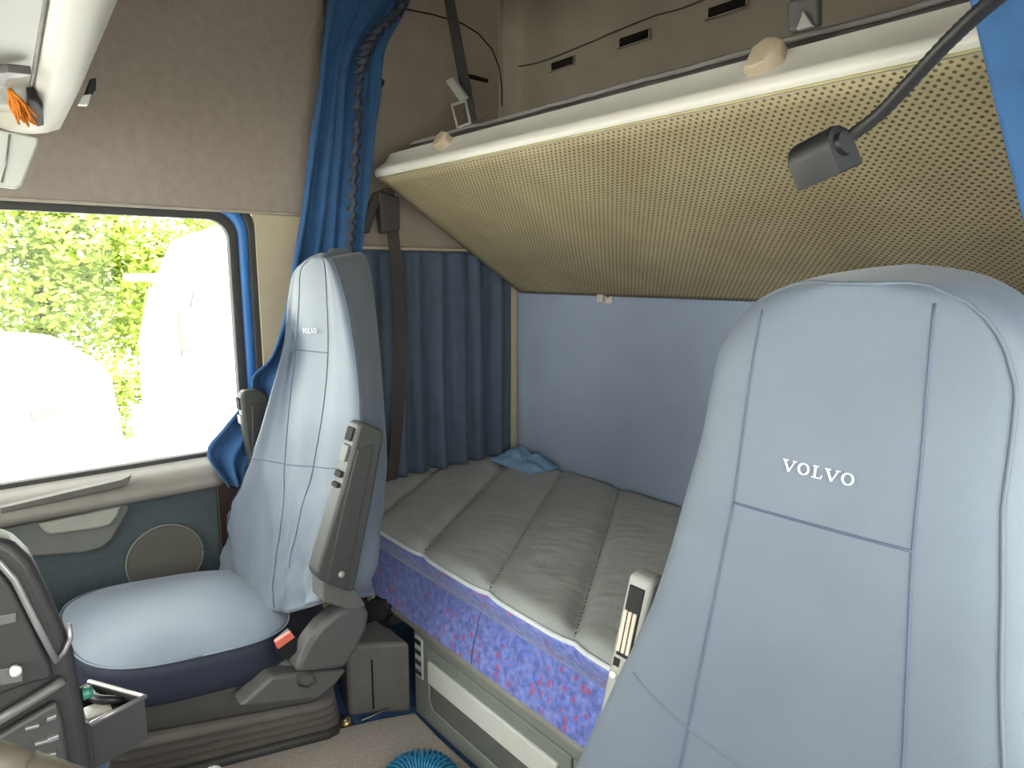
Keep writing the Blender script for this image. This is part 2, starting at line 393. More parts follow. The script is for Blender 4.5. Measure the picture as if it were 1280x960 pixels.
pline(lambda t: 1.0 + 7*t*t, 42, 67, r=.0028, m=M_seatdark)  # dark tube paints the shade of a fold crease in the cover
# lettering on the passenger cover: five small faint letters
def letters(mapf, h, gap=.18):
    """Slab-serif word V O L V O as thin raised embroidery; mapf(u, w) gives the surface point and normal."""
    bars = []
    adv = 0
    for ch in 'VOLVO':
        if ch == 'V':
            bars += [((adv + .12, .95), (adv + .58, .03), .20), ((adv + 1.02, .95), (adv + .56, .03), .11), ((adv - .04, .94), (adv + .42, .94), .10), ((adv + .82, .94), (adv + 1.18, .94), .10)]; adv += 1.14
        elif ch == 'O':
            for k in range(20):
                a, b = 2*PI*k/20, 2*PI*(k+1.15)/20
                wd = .10 + .09*abs(math.cos((a+b)/2))
                bars.append(((adv + .5 + .42*math.cos(a), .5 + .44*math.sin(a)), (adv + .5 + .42*math.cos(b), .5 + .44*math.sin(b)), wd))
            adv += 1.0
        else:
            bars += [((adv + .3, 0), (adv + .3, 1), .19), ((adv + .08, .95), (adv + .54, .95), .10), ((adv + .06, .05), (adv + .86, .05), .10), ((adv + .82, .02), (adv + .88, .32), .10)]; adv += .95
        adv += gap
    W = adv - gap; mb = MB()
    for (a, b, wd) in bars:
        a = Vector((a[0] - W/2, a[1] - .5, 0)); b = Vector((b[0] - W/2, b[1] - .5, 0)); t = (b - a).normalized(); q = Vector((-t.y, t.x, 0)) * wd/2
        P = [(a + q), (a - q), (b - q), (b + q)]
        pts = [mapf(p.x*h, p.y*h) for p in P]
        mb.prism([p for p, n in pts], pts[0][1] * .0012)
    return mb
lc = PR[23][int(J(3))]
lu = (PR[23][int(J(4))] - PR[23][int(J(2))]).normalized(); lw = (PR[20][int(J(3))] - PR[26][int(J(3))]).normalized()
ln = lu.cross(lw).normalized(); ln = -ln if ln.y > 0 else ln
letters(lambda u, w: (lc + lu*u + lw*w + ln*.003, ln), .013).build('logo_lettering', M_thread, pseat, smooth=False)
# cushion
zc = .52
cr = [at(100, 826, z=zc - .03), at(122, 837, z=zc), at(265, 802, z=zc - .005), at(359, 788, z=zc - .03)]
n_r, n_c = 26, 30
fr, rr = Vector((-1.585, .140, zc - .022)), Vector((-1.50, .60, zc - .035)); fl, rl = Vector((-2.055, .135, zc - .008)), Vector((-1.98, .62, zc - .03))
def cush(u, v):  # u right->left, v front->rear
    a = fr.lerp(rr, v); b = fl.lerp(rl, v); return a.lerp(b, u)
def cushion(fr, rr, fl, rl, parent, drop=.105, dome=.042):
    def P(u, v): return fr.lerp(rr, v).lerp(fl.lerp(rl, v), u)
    loop = []
    n = 80
    for k in range(n):
        a = 2*PI*k/n; c, s = math.cos(a), math.sin(a)
        e = 2/3.3
        loop.append((.5 - .5*math.copysign(abs(c)**e, c), .5 + .5*math.copysign(abs(s)**e, s)))
    rows = []
    for s_, h in ((.02, 1), (.3, .97), (.55, .85), (.75, .62), (.9, .28), (.97, .06), (1.0, -.06)):
        rows.append([P(.5 + (u - .5)*s_, .5 + (v - .5)*s_) + Vector((0, 0, dome*h)) for u, v in loop])
    topm = MB().grid(rows, True, True).build('seat_cushion', M_seat2, parent)
    low = []
    for s_, dz in ((1.0, -.002), (1.012, -.03), (1.012, -.07), (.99, -drop + .01), (.95, -drop), (.5, -drop)):
        low.append([P(.5 + (u - .5)*s_, .5 + (v - .5)*s_) + Vector((0, 0, dz + .0)) for u, v in loop])
    MB().grid(low, True, True).build('cushion_skirt', M_seatdark, parent)
    edge = [P(.5 + (u - .5)*1.004, .5 + (v - .5)*1.004) for u, v in loop]
    tube('cushion_piping', edge + [edge[0]], .002, M_seat2, parent, 6)
    return topm
cushion(fr, rr, fl, rl, pseat)
# base: valance, bellows, hinge cover, buckle
def frame_loop(ax, ay, bx, by, wdt, z, r=.04):
    A = Vector((ax, ay, z)); B = Vector((bx, by, z)); t = (B - A).normalized(); q = Vector((-t.y, t.x, 0)) * wdt
    if q.x > 0: q = -q
    cs = [A, B, B + q, A + q]; out = []
    for i in range(4):
        p, a, b = cs[i], cs[i-1], cs[(i+1) % 4]
        d1 = (a - p).normalized()*r; d2 = (b - p).normalized()*r
        out += [p + d1, p + (d1 + d2)*.3, p + d2]
    return out
val = [frame_loop(-1.70, .16, -1.50, .62, .42, .405), frame_loop(-1.69, .17, -1.49, .64, .42, .34), frame_loop(-1.72, .19, -1.53, .66, .38, .27), frame_loop(-1.74, .19, -1.55, .66, .36, .25)]
MB().grid(val, True, True).build('seat_valance', M_plast, pseat)
bl = []
n = 4
for k in range(n*4 + 1):
    t = k / (n*4); o_ = (.0, .022, .026, .004)[k % 4]
    z = .25 - .21*t
    bl.append(frame_loop(-1.72 - .17*t + o_, .19 - o_*.4, -1.545 - .17*t + o_, .66 + .09*t + o_*.5, .34 + o_*2, z))
MB().grid(bl, True, True).build('suspension_bellows', M_rubber, pseat)
MB().grid([frame_loop(-1.87, .19, -1.70, .76, .36, .04), frame_loop(-1.86, .18, -1.69, .77, .38, .0)], True, True).build('seat_base_plate', M_plastdk, pseat)
HX = -1.47
hc = [(369, 842), (374, 828), (386, 803), (402, 782), (424, 764), (446, 756), (458, 757), (463, 768), (459, 788), (447, 812), (432, 836), (400, 840)]
prism('hinge_cover', [at(*p, x=HX) for p in hc], (-.06, 0, 0), M_plast, pseat, bevel=.014)
lw_ = [(340, 846), (372, 842), (434, 838), (420, 856), (398, 874), (330, 882), (300, 884)]
prism('lower_side_cover', [at(*p, x=HX - .012) for p in lw_], (-.06, 0, 0), M_plast, pseat, bevel=.008)
pocket = [(372, 845), (392, 842), (394, 852), (384, 859), (374, 857)]
pp = [at(*p, x=HX - .010) for p in pocket]
tube('cover_catch', pp + [pp[0]], .003, M_plastdk, pseat, 6)
bk = [(350, 822), (347, 806), (366, 790), (373, 797), (372, 815), (362, 825)]
buckle = prism('belt_buckle', [at(*p, x=HX + .025) for p in bk], (-.03, 0, 0), M_black, pseat, bevel=.004)
rb = [(344, 803), (364, 790), (369, 797), (348, 812)]
prism('release_button', [at(*p, x=HX + .030) for p in rb], (-.012, 0, 0), M_red, buckle, bevel=.002)
bs = [at(*p, x=HX) for p in ((350, 828), (362, 838))]
# armrests folded up
M_armr = mat('armrest_grey', (62, 62, 60), .5, .06, 30, .08, 700)
AX = -1.295
def armrest(pts, x, t, parent, inner=None, slots=()):
    a = prism('armrest', [at(*p, x=x) for p in pts], (-t, 0, 0), M_armr, parent, bevel=.008)
    if inner: prism('side_inlay', [at(*p, x=x + .003) for p in inner], (-.008, 0, 0), mat('armrest_inlay', (54, 55, 53), .6, .08, 40, .1, 600), a, bevel=.003)
    return a
ar = armrest([(449, 531), (456, 528), (478, 537), (480, 545), (463, 640), (444, 736), (438, 741), (400, 726), (396, 716), (428, 610)], AX, .05, pseat,
             [(447, 562), (466, 556), (467, 565), (452, 640), (433, 738), (408, 729), (430, 630)])
f0, f1 = at(449, 531, x=AX), at(396, 716, x=AX)
def onfront(t, u): return f0.lerp(f1, t) + Vector((-.05*u, -.004, 0))
for (t0, t1, m, nm) in ((.03, .12, M_dark, 'front_slot'), (.15, .26, M_plast, 'ribbed_grip'), (.33, .37, M_dark, 'front_slot'), (.41, .44, M_dark, 'front_slot')):
    q = [onfront(t0, .25), onfront(t0, .8), onfront(t1, .8), onfront(t1, .25)]
    prism(nm, q, (0, .012, 0), m, ar, bevel=.001)
pv = at(427, 718, x=AX + .004)
MB().disc(pv - Vector((.004, 0, 0)), (1, 0, 0), .007, .006, 20).build('pivot_cap', M_plastlt, ar)
br = [(404, 722), (446, 738), (458, 758), (440, 764), (404, 752)]
prism('armrest_bracket', [at(*p, x=AX - .03) for p in br], (-.06, 0, 0), M_plast, pseat, bevel=.004)
al = armrest([(301, 496), (305, 489), (322, 487), (334, 491), (340, 510), (335, 600), (316, 590), (306, 540)], -1.955, .04, pseat, [(315, 508), (327, 503), (330, 540), (326, 580), (316, 570)])
q0, q1 = at(301, 496, x=-1.955), at(306, 545, x=-1.955)
for t0, t1, m in ((.05, .35, M_dark), (.5, .72, M_plastlt)):
    a = q0.lerp(q1, t0); b = q0.lerp(q1, t1)
    prism('front_slot', [a + Vector((-.012, -.003, 0)), a + Vector((-.04, -.003, 0)), b + Vector((-.04, -.003, 0)), b + Vector((-.012, -.003, 0))], (0, .01, 0), m, al, bevel=.001)

# ------------------------------------------------------------------ driver seat
dseat = thing('driver_chair', 'blue-grey covered driver seat with silver lettering, large at right', 'seat', (-.32, .6, 0))
DC = -.330
HW = [(.42, .25), (.5, .272), (.6, .282), (.707, .256), (.79, .234), (.85, .214), (.906, .200), (.96, .189), (.989, .184), (1.06, .174), (1.135, .162), (1.2, .160), (1.245, .157), (1.275, .150), (1.298, .139), (1.315, .122), (1.327, .100), (1.334, .075), (1.338, .045), (1.340, .012)]
def hw(z): return lerp(HW, z)*1.04 + .016*min(1, max(0, (1.32 - z)/.08))
def yf(z): return .70 + .17*(z - 1.08)
DD = .15; NE = 3.4
def dsurf(u, z):   # front surface at lateral fraction u
    v = (1 - abs(u)**NE)**(1/NE)
    bol = -.03*max(0, (.9 - z)/.3)*abs(u)**2 if z < .9 else 0
    lift = .13*max(0, min(1, (z - 1.22)/.11)) * (DD/2*(1 - v))
    return Vector((DC + hw(z)*u, yf(z) + DD/2*(1 - v) + bol, z + lift))
zs = [.42, .46, .5, .55, .6, .65, .7, .74, .78, .81, .84, .87, .9, .93, .96, .99, 1.03, 1.07, 1.11, 1.15, 1.19, 1.22, 1.245, 1.262, 1.278, 1.29, 1.30, 1.31, 1.318, 1.324, 1.329, 1.333, 1.336, 1.338, 1.3393, 1.340]
rows = []
for z in zs:
    r = []
    for k in range(96):
        a = 2*PI*k/96; c, s = math.cos(a), math.sin(a)
        u = math.copysign(abs(c)**(2/NE), c); v = math.copysign(abs(s)**(2/NE), s)     # v -1 front, +1 back
        bol = -.03*max(0, (.9 - z)/.3)*abs(u)**2 if (z < .9 and v < 0) else 0
        lift = .13*max(0, min(1, (z - 1.22)/.11)) * (DD/2*(1 + v))
        r.append(Vector((DC + hw(z)*u, yf(z) + DD/2*(1 + v) + bol, z + lift)))
    rows.append(r)
MB().grid(rows, True, True).build('backrest_cover', M_seat, dseat)
def dline(pts, r=.0014, m=M_seam, name='seam_or_fold_shade', lift=.0004):
    return tube(name, [dsurf(u, z) + Vector((0, -lift, 0)) for u, z in pts], r, m, dseat, 6)
def ux(x, z): return (x - DC) / hw(z)
zz = [.50 + (1.333 - .50)*k/59 for k in range(60)]
dline([(max(-.93, ux(lerp([(.5, -.455), (.74, -.447), (.907, -.440), (1.078, -.431), (1.2, -.434), (1.31, -.434)], z), z)), z) for z in zz if z < 1.312])
dline([(ux(lerp([(.5, -.19), (.877, -.212), (1.081, -.234), (1.181, -.240), (1.30, -.249), (1.33, -.252)], z), z), z) for z in zz if z < 1.328])
def curve_z(a, b, n=30, sag=0): return [(a[0] + (b[0]-a[0])*k/(n-1), a[1] + (b[1]-a[1])*k/(n-1) - sag*math.sin(PI*k/(n-1))) for k in range(n)]
dline([(ux(x, z), z) for x, z in curve_z((-.431, 1.078), (-.234, 1.081))], .0017)
dline([(max(-.97, ux(x, z)), z) for x, z in curve_z((-.545, .815), (-.20, .80), 40, .018)], .0017, M_pipe)
up = [z for z in zz if z > .84] + [1.334, 1.3365]
dline([(-.995 if z < 1.31 else -.9, z) for z in up] + [(u, 1.3375) for u in (-.7, -.3, .3, .7)] + [(.86, z) for z in reversed(up)], .0022, M_pipe, 'edge_piping', .001)
p0 = dsurf(ux(-.336, 1.136), 1.136)
tl = Vector((.0, 0, 0))
def dmap(u, w):
    z = 1.136 + w; return dsurf(ux(-.336 + u, z), z) + Vector((0, -.0006, 0)), Vector((0, -1, .17)).normalized()
letters(dmap, .0132).build('logo_lettering', M_thread, dseat, smooth=False)
# armrest on the inner side, folded up
ax0, ax1 = -.600, -.558
aT, aB = Vector((0, .715, .925)), Vector((0, .625, .590)); dep = Vector((0, .050, -.012))
arm = prism('armrest', [Vector((ax0, p.y, p.z)) for p in (aB, aB.lerp(aT, .5) + Vector((0, -.004, 0)), aT, aT + dep*.5 + Vector((0, 0, .008)), aT + dep, aB + dep)], (ax1 - ax0, 0, 0), M_plastlt, dseat, bevel=.008)
def af(t, u): p = aT.lerp(aB, t); return Vector((ax0 + (ax1 - ax0)*u, p.y - .003, p.z))
prism('front_slot', [af(.04, .2), af(.04, .82), af(.33, .82), af(.33, .2)], (0, .01, 0), M_dark, arm, bevel=.001)
prism('front_slot', [af(.34, .15), af(.34, .45), af(.385, .45), af(.385, .15)], (0, .01, 0), M_dark, arm, bevel=.001)
for u in (.28, .48, .68):
    prism('ribbed_grip', [af(.14, u - .07), af(.14, u + .07), af(.31, u + .07), af(.31, u - .07)], (0, -.003, 0), mat('cream_grip', (190, 178, 160), .5), arm, bevel=.001)
b_ = af(.41, .3); MB().disc(b_, (0, -1, .2), .005, .005, 16).build('round_button', M_locklt, arm)
b_ = af(.80, .5); MB().disc(b_, (0, -1, .2), .006, .005, 16).build('round_button', M_locklt, arm)
dfr, drr, dfl, drl = Vector((-.07, .12, .53)), Vector((-.07, .66, .50)), Vector((-.57, .12, .53)), Vector((-.57, .66, .50))
cushion(dfr, drr, dfl, drl, dseat)
MB().grid([frame_loop(-.1, .15, -.1, .72, .44, .40), frame_loop(-.12, .17, -.12, .70, .40, .27), frame_loop(-.12, .17, -.12, .7, .4, .0)], True, True).build('seat_base', M_plast, dseat)

# ------------------------------------------------------------------ lower bunk
LX0, LX1, LY = -1.672, RX - .03, .997
lock = thing('bunk_locker', 'grey locker with off-white handle strip under the lower bunk', 'locker', (-.7, LY + .3, 0))
mb = MB(); mb.box((LX0, LY, 0), (LX1, BY - .005, .29)); mb.build('locker_body', M_lock, lock, bevel=.006, smooth=False)
prof = [(LY + .01, .286), (LY - .012, .290), (LY - .016, .302), (LY - .006, .312), (BY - .01, .314), (BY - .01, .286)]
MB().grid([[Vector((x, y, z)) for y, z in prof] for x in (-2.17, LX1)], True, True).build('top_ledge', mat('beige_grey_ledge', (150, 146, 136), .5), lock, smooth=False)
def lp(px, py, d=0.0): return at(px, py, y=LY - d)
dl = lp(533, 808).x; dr = lp(717, 943).x
mb = MB(); mb.box((dl, LY - .008, .012), (dr, LY + .01, lp(533, 803).z - .005)); drd = mb.build('locker_door', M_lock, lock, bevel=.004, smooth=False)
hz1, hz0 = lp(536, 826, .01).z, lp(536, 853, .01).z; hx0 = lp(536, 830, .01).x; hx1 = dr - .04
prism('handle_strip', [(hx0, LY - .016, hz1), (hx1, LY - .016, hz1), (hx1, LY - .016, hz0), (hx0, LY - .016, hz0)], (0, .02, 0), M_locklt, drd, bevel=.004)
g0 = hz0 - .004
prism('grip_recess', [(hx0, LY - .0085, g0), (hx1, LY - .0085, g0), (hx1, LY - .0085, g0 - .075), (hx0 + .02, LY - .0085, g0 - .075), (hx0, LY - .0085, g0 - .05)], (0, .004, 0), mat('recess_grey', (104, 106, 102), .5), drd, bevel=.002)
tube('recess_lip', [(hx0 + .002, LY - .011, g0), (hx0 + .002, LY - .011, g0 - .05), (hx0 + .02, LY - .011, g0 - .077), (hx1, LY - .011, g0 - .077)], .004, M_lock, drd, 6)
mb = MB(); mb.box((dr + .006, LY - .008, .012), (LX1 - .01, LY + .01, lp(533, 803).z - .005)); mb.build('locker_door', M_lock, lock, bevel=.004, smooth=False)
ca, cb = lp(518, 793, .006), lp(527, 850, .006)
swp = prism('switch_panel', [(ca.x, LY - .006, ca.z), (cb.x + .004, LY - .006, ca.z - .004), (cb.x + .004, LY - .006, cb.z), (ca.x, LY - .006, cb.z)], (0, .01, 0), mat('pale_switch_panel', (196, 200, 200), .5), lock, bevel=.002)
for k in range(4):
    t = .12 + .25*k; z = ca.z + (cb.z - ca.z)*t; hh = .007
    prism('switch_key', [(ca.x + .005, LY - .009, z + hh), (cb.x - .001, LY - .009, z + hh), (cb.x - .001, LY - .009, z - hh), (ca.x + .005, LY - .009, z - hh)], (0, .004, 0), M_dark if k == 0 else M_plastdk, swp, bevel=.001)

CYF = .985
lmat = thing('lower_mattress', 'purple speckled bunk mattress resting on the grey locker', 'mattress', (-1.0, 1.4, .314))
def wav(x): return .006*nz((x, 3, 0), 7)
prof = [(BY - .02, .315), (CYF + .004, .315), (CYF - .012, .325), (CYF - .006, .37), (CYF + .022, .470), (CYF + .024, .497)]
rows = []
xs = [-2.165 + (LX1 - .01 + 2.165)*k/60 for k in range(61)]
for x in xs: rows.append([Vector((x, y + (wav(x) if 1 < i < 5 else 0), z)) for i, (y, z) in enumerate(prof)] + [Vector((x, BY - .02, .497))])
auto(MB().grid(rows, True, True).build('mattress_body', M_moq, lmat), 50)
rows = []
for x in xs: rows.append([Vector((x, y, z)) for y, z in ((CYF + .026, .462), (CYF + .016, .468), (CYF - .042, .556), (CYF - .040, .566), (CYF + .03, .568), (CYF + .03, .48))])
MB().grid(rows, True, True).build('overhanging_lip', M_moq, lmat)
for px, py in ((594, 780),):
    p = at(593, 740, y=CYF); q = at(593, 835, y=CYF - .002)
    tube('seam_or_fold_shade', [(p.x, CYF + .021, .465), (p.x, CYF - .008, .37), (p.x, CYF - .013, .33)], .0012, M_seam, lmat, 5)

# quilted topper with slanting channels
topper = thing('mattress_topper', 'grey quilted topper with slanting channels and white piping on the bunk', 'mattress topper', (-1.0, 1.4, .548))
dirv = Vector((-.527, .72)).normalized(); nrm = Vector((dirv.y, -dirv.x))           # channels run rear-left
def qd(x, y): return nrm.x*x + nrm.y*y
d1 = qd(-1.592, 1.027); d2 = qd(-1.304, 1.041); d3 = qd(-.996, 1.024)
marks = [d1 - .72, d1 - .48, d1 - .24, d1, d2, d3, d3 + .25, d3 + .5, d3 + .75, d3 + 1.0]
TF = CYF - .036
def puff(x, y):
    d = qd(x, y); h = 0
    for a, b in zip(marks, marks[1:]):
        if a <= d <= b:
            t = (d - a)/(b - a); h = (1 - abs(2*t - 1)**5)
            k = min(t, 1 - t) * (b - a)
    return h
def topz(x, y, t):
    edge = min(1, (t*(BY - TF))/.035)
    edge = math.sqrt(max(0, 1 - (1 - edge)**2))
    back = min(1, ((1 - t)*(BY - TF))/.04)
    h = puff(x, y)
    return .569 + edge*(.006 + .024*h)*(0.35 + .65*back) + .003*nz((x, y, 0), 9)*edge + .0022*nz((x*.6 + y*.9, y*2.2 - x*1.6, 2), 16)*edge
nx, ny = 220, 80
rows = []
for i in range(nx + 1):
    x = -2.168 + (LX1 - .012 + 2.168)*i/nx
    r = []
    for j in range(ny + 1):
        t = j/ny
        ff = puff(x, TF)
        y = TF + .012*(1 - ff) + (BY - .012 - TF)*t
        z = topz(x, y, t)
        r.append(Vector((x, y, z)))
    rows.append(r)
mb = MB(); mb.grid(rows)
und = [[Vector((p.x, p.y, .5485)) for p in (r[0], r[-1])] for r in rows]
mb.build('quilted_top', M_topper, topper)
fp = [r[0] + Vector((0, -.004, .001)) for r in rows]
tube('edge_piping', fp, .0065, M_whitep, topper, 8)
for m_ in (d1, d2, d3):
    pts = []
    for k in range(50):
        y = TF + .02 + (BY - .05 - TF)*k/49; x = (m_ - nrm.y*y)/nrm.x
        if -2.16 < x < LX1 - .03: pts.append(Vector((x, y, topz(x, y, (y - TF)/(BY - .012 - TF)) + .0022)))
    if len(pts) > 2: tube('channel_stitch', pts, .0022, mat('channel_thread', (70, 72, 70), .8), topper, 5)

# rag in the corner of the bunk
c0 = at(660, 588, y=1.70); rows = []
rg = MB(); R_ = 26
for i in range(R_ + 1):
    r = []
    for j in range(R_ + 1):
        u, v = i/R_, j/R_
        x = c0.x - .16 + .26*u; y = 1.63 + .15*v
        h = .075*math.sin(PI*u)**.6*math.sin(PI*v)**.6*(.6 + .6*nz((u*2, v*2, 3), 1.6)) + .018*nz((u, v, 1), 6)*math.sin(PI*u)*math.sin(PI*v)
        r.append(Vector((x + .02*nz((v*3, 5, u), 1.2), y, .598 + max(0, h))))
    rows.append(r)
rg.grid(rows)
tag(rg.build('cloth_rag', M_rag, solid=.006), 'crumpled pale blue cloth in the rear corner of the lower bunk', 'cloth')

# bracket on rear wall
bkt = thing('wall_bracket', 'small cream bracket on the blue rear wall below the upper bunk', 'bracket', at(760, 374, y=BY))
p = at(760, 374, y=BY)
box('mounting_plate', (p.x - .030, BY - .012, p.z - .016), (p.x + .028, BY, p.z + .022), M_brkt, bkt)
box('hook_block', (p.x - .028, BY - .03, p.z - .012), (p.x - .002, BY - .010, p.z + .018), M_brkt, bkt)
box('hole', (p.x + .004, BY - .014, p.z + .006), (p.x + .016, BY - .011, p.z + .018), mat('rust_brown', (110, 78, 66), .7), bkt, bevel=.001)

# ------------------------------------------------------------------ upper bunk
ub = thing('upper_bunk', 'tilted upper bunk with perforated cream underside and pale front rail', 'bunk', (-.9, 1.12, 1.65))
UF = Vector((0, 1.12, 1.646)); UR = Vector((0, BY - .01, 1.268)); UXR = RX - .02
sl = (UF - UR).normalized(); up_ = Vector((0, -sl.z, sl.y)); up_ = -up_ if up_.z < 0 else up_
lenS = (UF - UR).length
nu, nv = 60, 24; rows = []; uvs = {}
for i in range(nv + 1):
    t = i/nv; r = []
    xl = -2.015 + (-2.12 + 2.015)*t
    for j in range(nu + 1):
        s_ = j/nu; x = xl + (UXR - xl)*s_
        sag = -.014*math.sin(PI*t)*min(1, s_*4)
        p = UF.lerp(UR, t) + up_*sag; r.append(Vector((x, p.y, p.z)))
    rows.append(r)
me = bpy.data.meshes.new('perforated_underside'); mbx = MB().grid(rows); me = mesh('perforated_underside', mbx.v, mbx.f)
uvl = me.uv_layers.new(name='UVMap')
for lp_ in me.loops:
    v = me.vertices[lp_.vertex_index].co
    uvl.data[lp_.index].uv = (v.x + 5, (Vector((0, v.y, v.z)) - UF).length)
link('perforated_underside', me, M_perf, ub, solid=.006)
MB().grid([[Vector((x, p.y, p.z)) for p in (UF + up_*.012, UR + up_*.012, UR + up_*.05, UF + up_*.05)] for x in (-2.02, UXR)], True, True).build('bunk_board', M_plastlt, ub, smooth=False)
# front rail: rounded lower bead and flat fascia
A0 = UF; fr_ = sl
prof = []
for k in range(9):
    a = -PI/2 + PI*.62*k/8
    prof.append(A0 + fr_*.004 + up_*.017 + fr_*(.020*math.cos(a)) + up_*(.020*math.sin(a)))
prof += [A0 + fr_*.004 + up_*.060, A0 + fr_*.002 + up_*.093, A0 - fr_*.006 + up_*.098, A0 - fr_*.03 + up_*.098, A0 - fr_*.03 + up_*.0]
rws = []
for k, x in enumerate((-2.045, -2.035, -2.02, -1.9, -1.0, UXR)):
    sc_ = (.45, .8, 1, 1, 1, 1)[k]
    ctr = A0 + up_*.045 - fr_*.02
    rws.append([Vector((x, (ctr + (p - ctr)*sc_).y, (ctr + (p - ctr)*sc_).z)) for p in prof])
auto(MB().grid(rws, True, True).build('front_rail', M_rail, ub), 50)
pp_ = A0 + fr_*.008 - up_*.004
tube('edge_piping', [(x, pp_.y, pp_.z) for x in (-2.03, -1.5, -1., -.5, UXR)], .003, mat('yellow_cream_piping', (188, 178, 134), .7), ub, 6)
# ivory turn clips
for px, py, sw in ((538, 176, .74), (940, 66, .92)):
    c = at(px, py, y=1.10)
    q = A0 + fr_*.006 + up_*.075
    cl = MB().grid([[Vector((c.x + du*w_*sw, (q + fr_*f_ + up_*dz*sw).y, (q + fr_*f_ + up_*dz*sw).z)) for du, dz in ((-.034, -.030), (-.012, -.036), (.020, -.030), (.036, -.008), (.032, .022), (.0, .028), (-.030, .012))] for f_, w_ in ((-.01, 1), (.018, 1), (.028, .7))], True, True)
    cl.build('turn_clip', M_knob, ub, bevel=.003)
# upper mattress
um = thing('upper_mattress', 'thin grey mattress lying on the upper bunk behind its rail', 'mattress', (-.9, 1.3, 1.7))
rows = []
for k in range(81):
    x = -1.99 + (UXR + 1.98)*k/80; wv = .008*nz((x, 0, 0), 5) + .004*nz((x, 9, 0), 14)
    base = A0 - fr_*.042 + up_*.055
    pr = [(-.0, 0), (.006, .05), (.004, .096 + wv), (-.03, .108 + wv), (-.6, .10), (-.6, 0)]
    rows.append([Vector((x, (base + fr_*a + up_*b).y, (base + fr_*a + up_*b).z)) for a, b in pr])
MB().grid(rows, True, True).build('mattress_body', M_mattgrey, um)
tube('edge_piping', [r[2] + Vector((0, -.004, .002)) for r in rows], .006, mat('grey_piping', (140, 134, 132), .7), um, 6)
# retaining straps with buckles
def strap_pts(pl): return pl
st = thing('bunk_strap', 'black bunk strap with silver buckle near the left end of upper bunk', 'strap', at(588, 155, y=1.17), 'bunk retaining straps')
s0, s1 = at(589, 152, y=1.165), at(561, 0, y=1.20); s2 = s1 + (s1 - s0).normalized()*.20
s2.z = min(s2.z, TOP)
def band(name, pts, wd, m, parent, thick=.003, ax=Vector((1, 0, 0))):
    rows = [[p - ax*wd/2, p + ax*wd/2, p + ax*wd/2 + Vector((0, thick, 0)), p - ax*wd/2 + Vector((0, thick, 0))] for p in map(Vector, pts)]
    return auto(MB().grid(rows, True, True).build(name, m, parent))
band('webbing', [s0, s0.lerp(s1, .5), s1, s2], .046, M_strap, st)
bq = [(556, 101), (565, 96), (583, 121), (575, 128)]
prism('buckle_lever', [at(*p, y=1.15) for p in bq], (0, .012, 0), M_plastlt, st, bevel=.003)
fr2 = MB()
a, b, c, d = [at(*p, y=1.15) for p in ((565, 131), (582, 126), (588, 154), (572, 159))]
for p, q in ((a, b), (b, c), (c, d), (d, a)): fr2.tube([p, q], .004, 6)
fr2.build('buckle_frame', M_plastlt, st)
st2 = thing('bunk_strap', 'broad grey strap buckle above the right clip of the upper bunk', 'strap', at(1003, 36, y=1.17), 'bunk retaining straps')
b2 = [(982, 2), (1022, -8), (1022, 30), (1012, 33), (984, 41)]
prism('buckle_frame', [at(*p, y=1.155) for p in b2], (0, .02, 0), M_plast, st2, bevel=.006)
prism('buckle_lever', [at(*p, y=1.145) for p in ((994, 38), (1003, 12), (1016, 32))], (0, .012, 0), M_plastlt, st2, bevel=.003)
v0, v1 = at(1002, 20, y=1.18), at(1000, -160, y=1.24); v1.z = min(v1.z, TOP)
band('webbing', [v0, v1], .040, M_strap, st2)

# ------------------------------------------------------------------ upper rear details
for k, (x0, y0, x1, y1) in enumerate(((691, 84, 718, 75), (776, 54, 812, 41), (887, 17, 933, 1))):
    a = at(x0, y0, y=BY - .002); b = at(x1, y1, y=BY - .002); h = .026
    lbl = ('left of the three dark slots in the cream rear panel above bunk', 'middle of the three dark slots in the cream rear panel above bunk', 'right of the three dark slots in the cream rear panel, by the grey buckle')[k]
    t_ = thing('wall_slot', lbl, 'slot', a, 'slots in the rear panel')
    prism('slot_hole', [(a.x, BY - .012, a.z + h/2), (b.x, BY - .012, a.z + h/2), (b.x, BY - .012, a.z - h/2), (a.x, BY - .012, a.z - h/2)], (0, .01, 0), M_dark, t_, bevel=.004)
    tube('slot_lip', [(a.x - .006, BY - .012, a.z - h/2 - .005), (b.x + .006, BY - .012, a.z - h/2 - .005), (b.x + .008, BY - .012, a.z + h/2)], .003, M_rearup, t_, 6)
S(tube('trim_3', spl([at(*p, y=BY - .001) for p in ((642, 84), (677, 77), (740, 52), (765, 41), (815, 21), (859, 8), (930, -22))], 40), .0028, mat('panel_seam_brown', (104, 96, 84), .7), None, 6))
S(box('trim_4', (SX + .018, FY, 1.526), (SX + .034, 1.02, 1.534), mat('headliner_lip', (172, 162, 148), .6), bevel=.002))
hx = SX + .004
hat = thing('storage_hatch', 'rounded cream hatch panel on the side wall above upper bunk', 'hatch', at(560, 90, x=hx))
ht = [at(*p, x=hx) for p in ((505, 11), (540, 18), (575, 28), (598, 42), (615, 62), (624, 85), (627, 110), (627, 132), (600, 150), (520, 178), (480, 190), (478, 100), (485, 30))]
prism('hatch_panel', ht, (-.006, 0, 0), M_sidepan, hat, bevel=.002)
tube('panel_gap', ht[:8], .003, M_dark, hat, 6)
hk0, hk1 = at(586, 95, x=hx + .012), at(609, 101, x=hx + .012)
tube('latch_bar', [hk0, hk1], .008, M_dark, hat, 8)
pg = at(474, 103, x=hx)
tag(MB().disc(at(474, 104, x=SX), (1, 0, 0), .016, .02, 16, .010).build('coat_peg', M_black), 'small black peg on the side panel beside the curtain tape', 'peg')

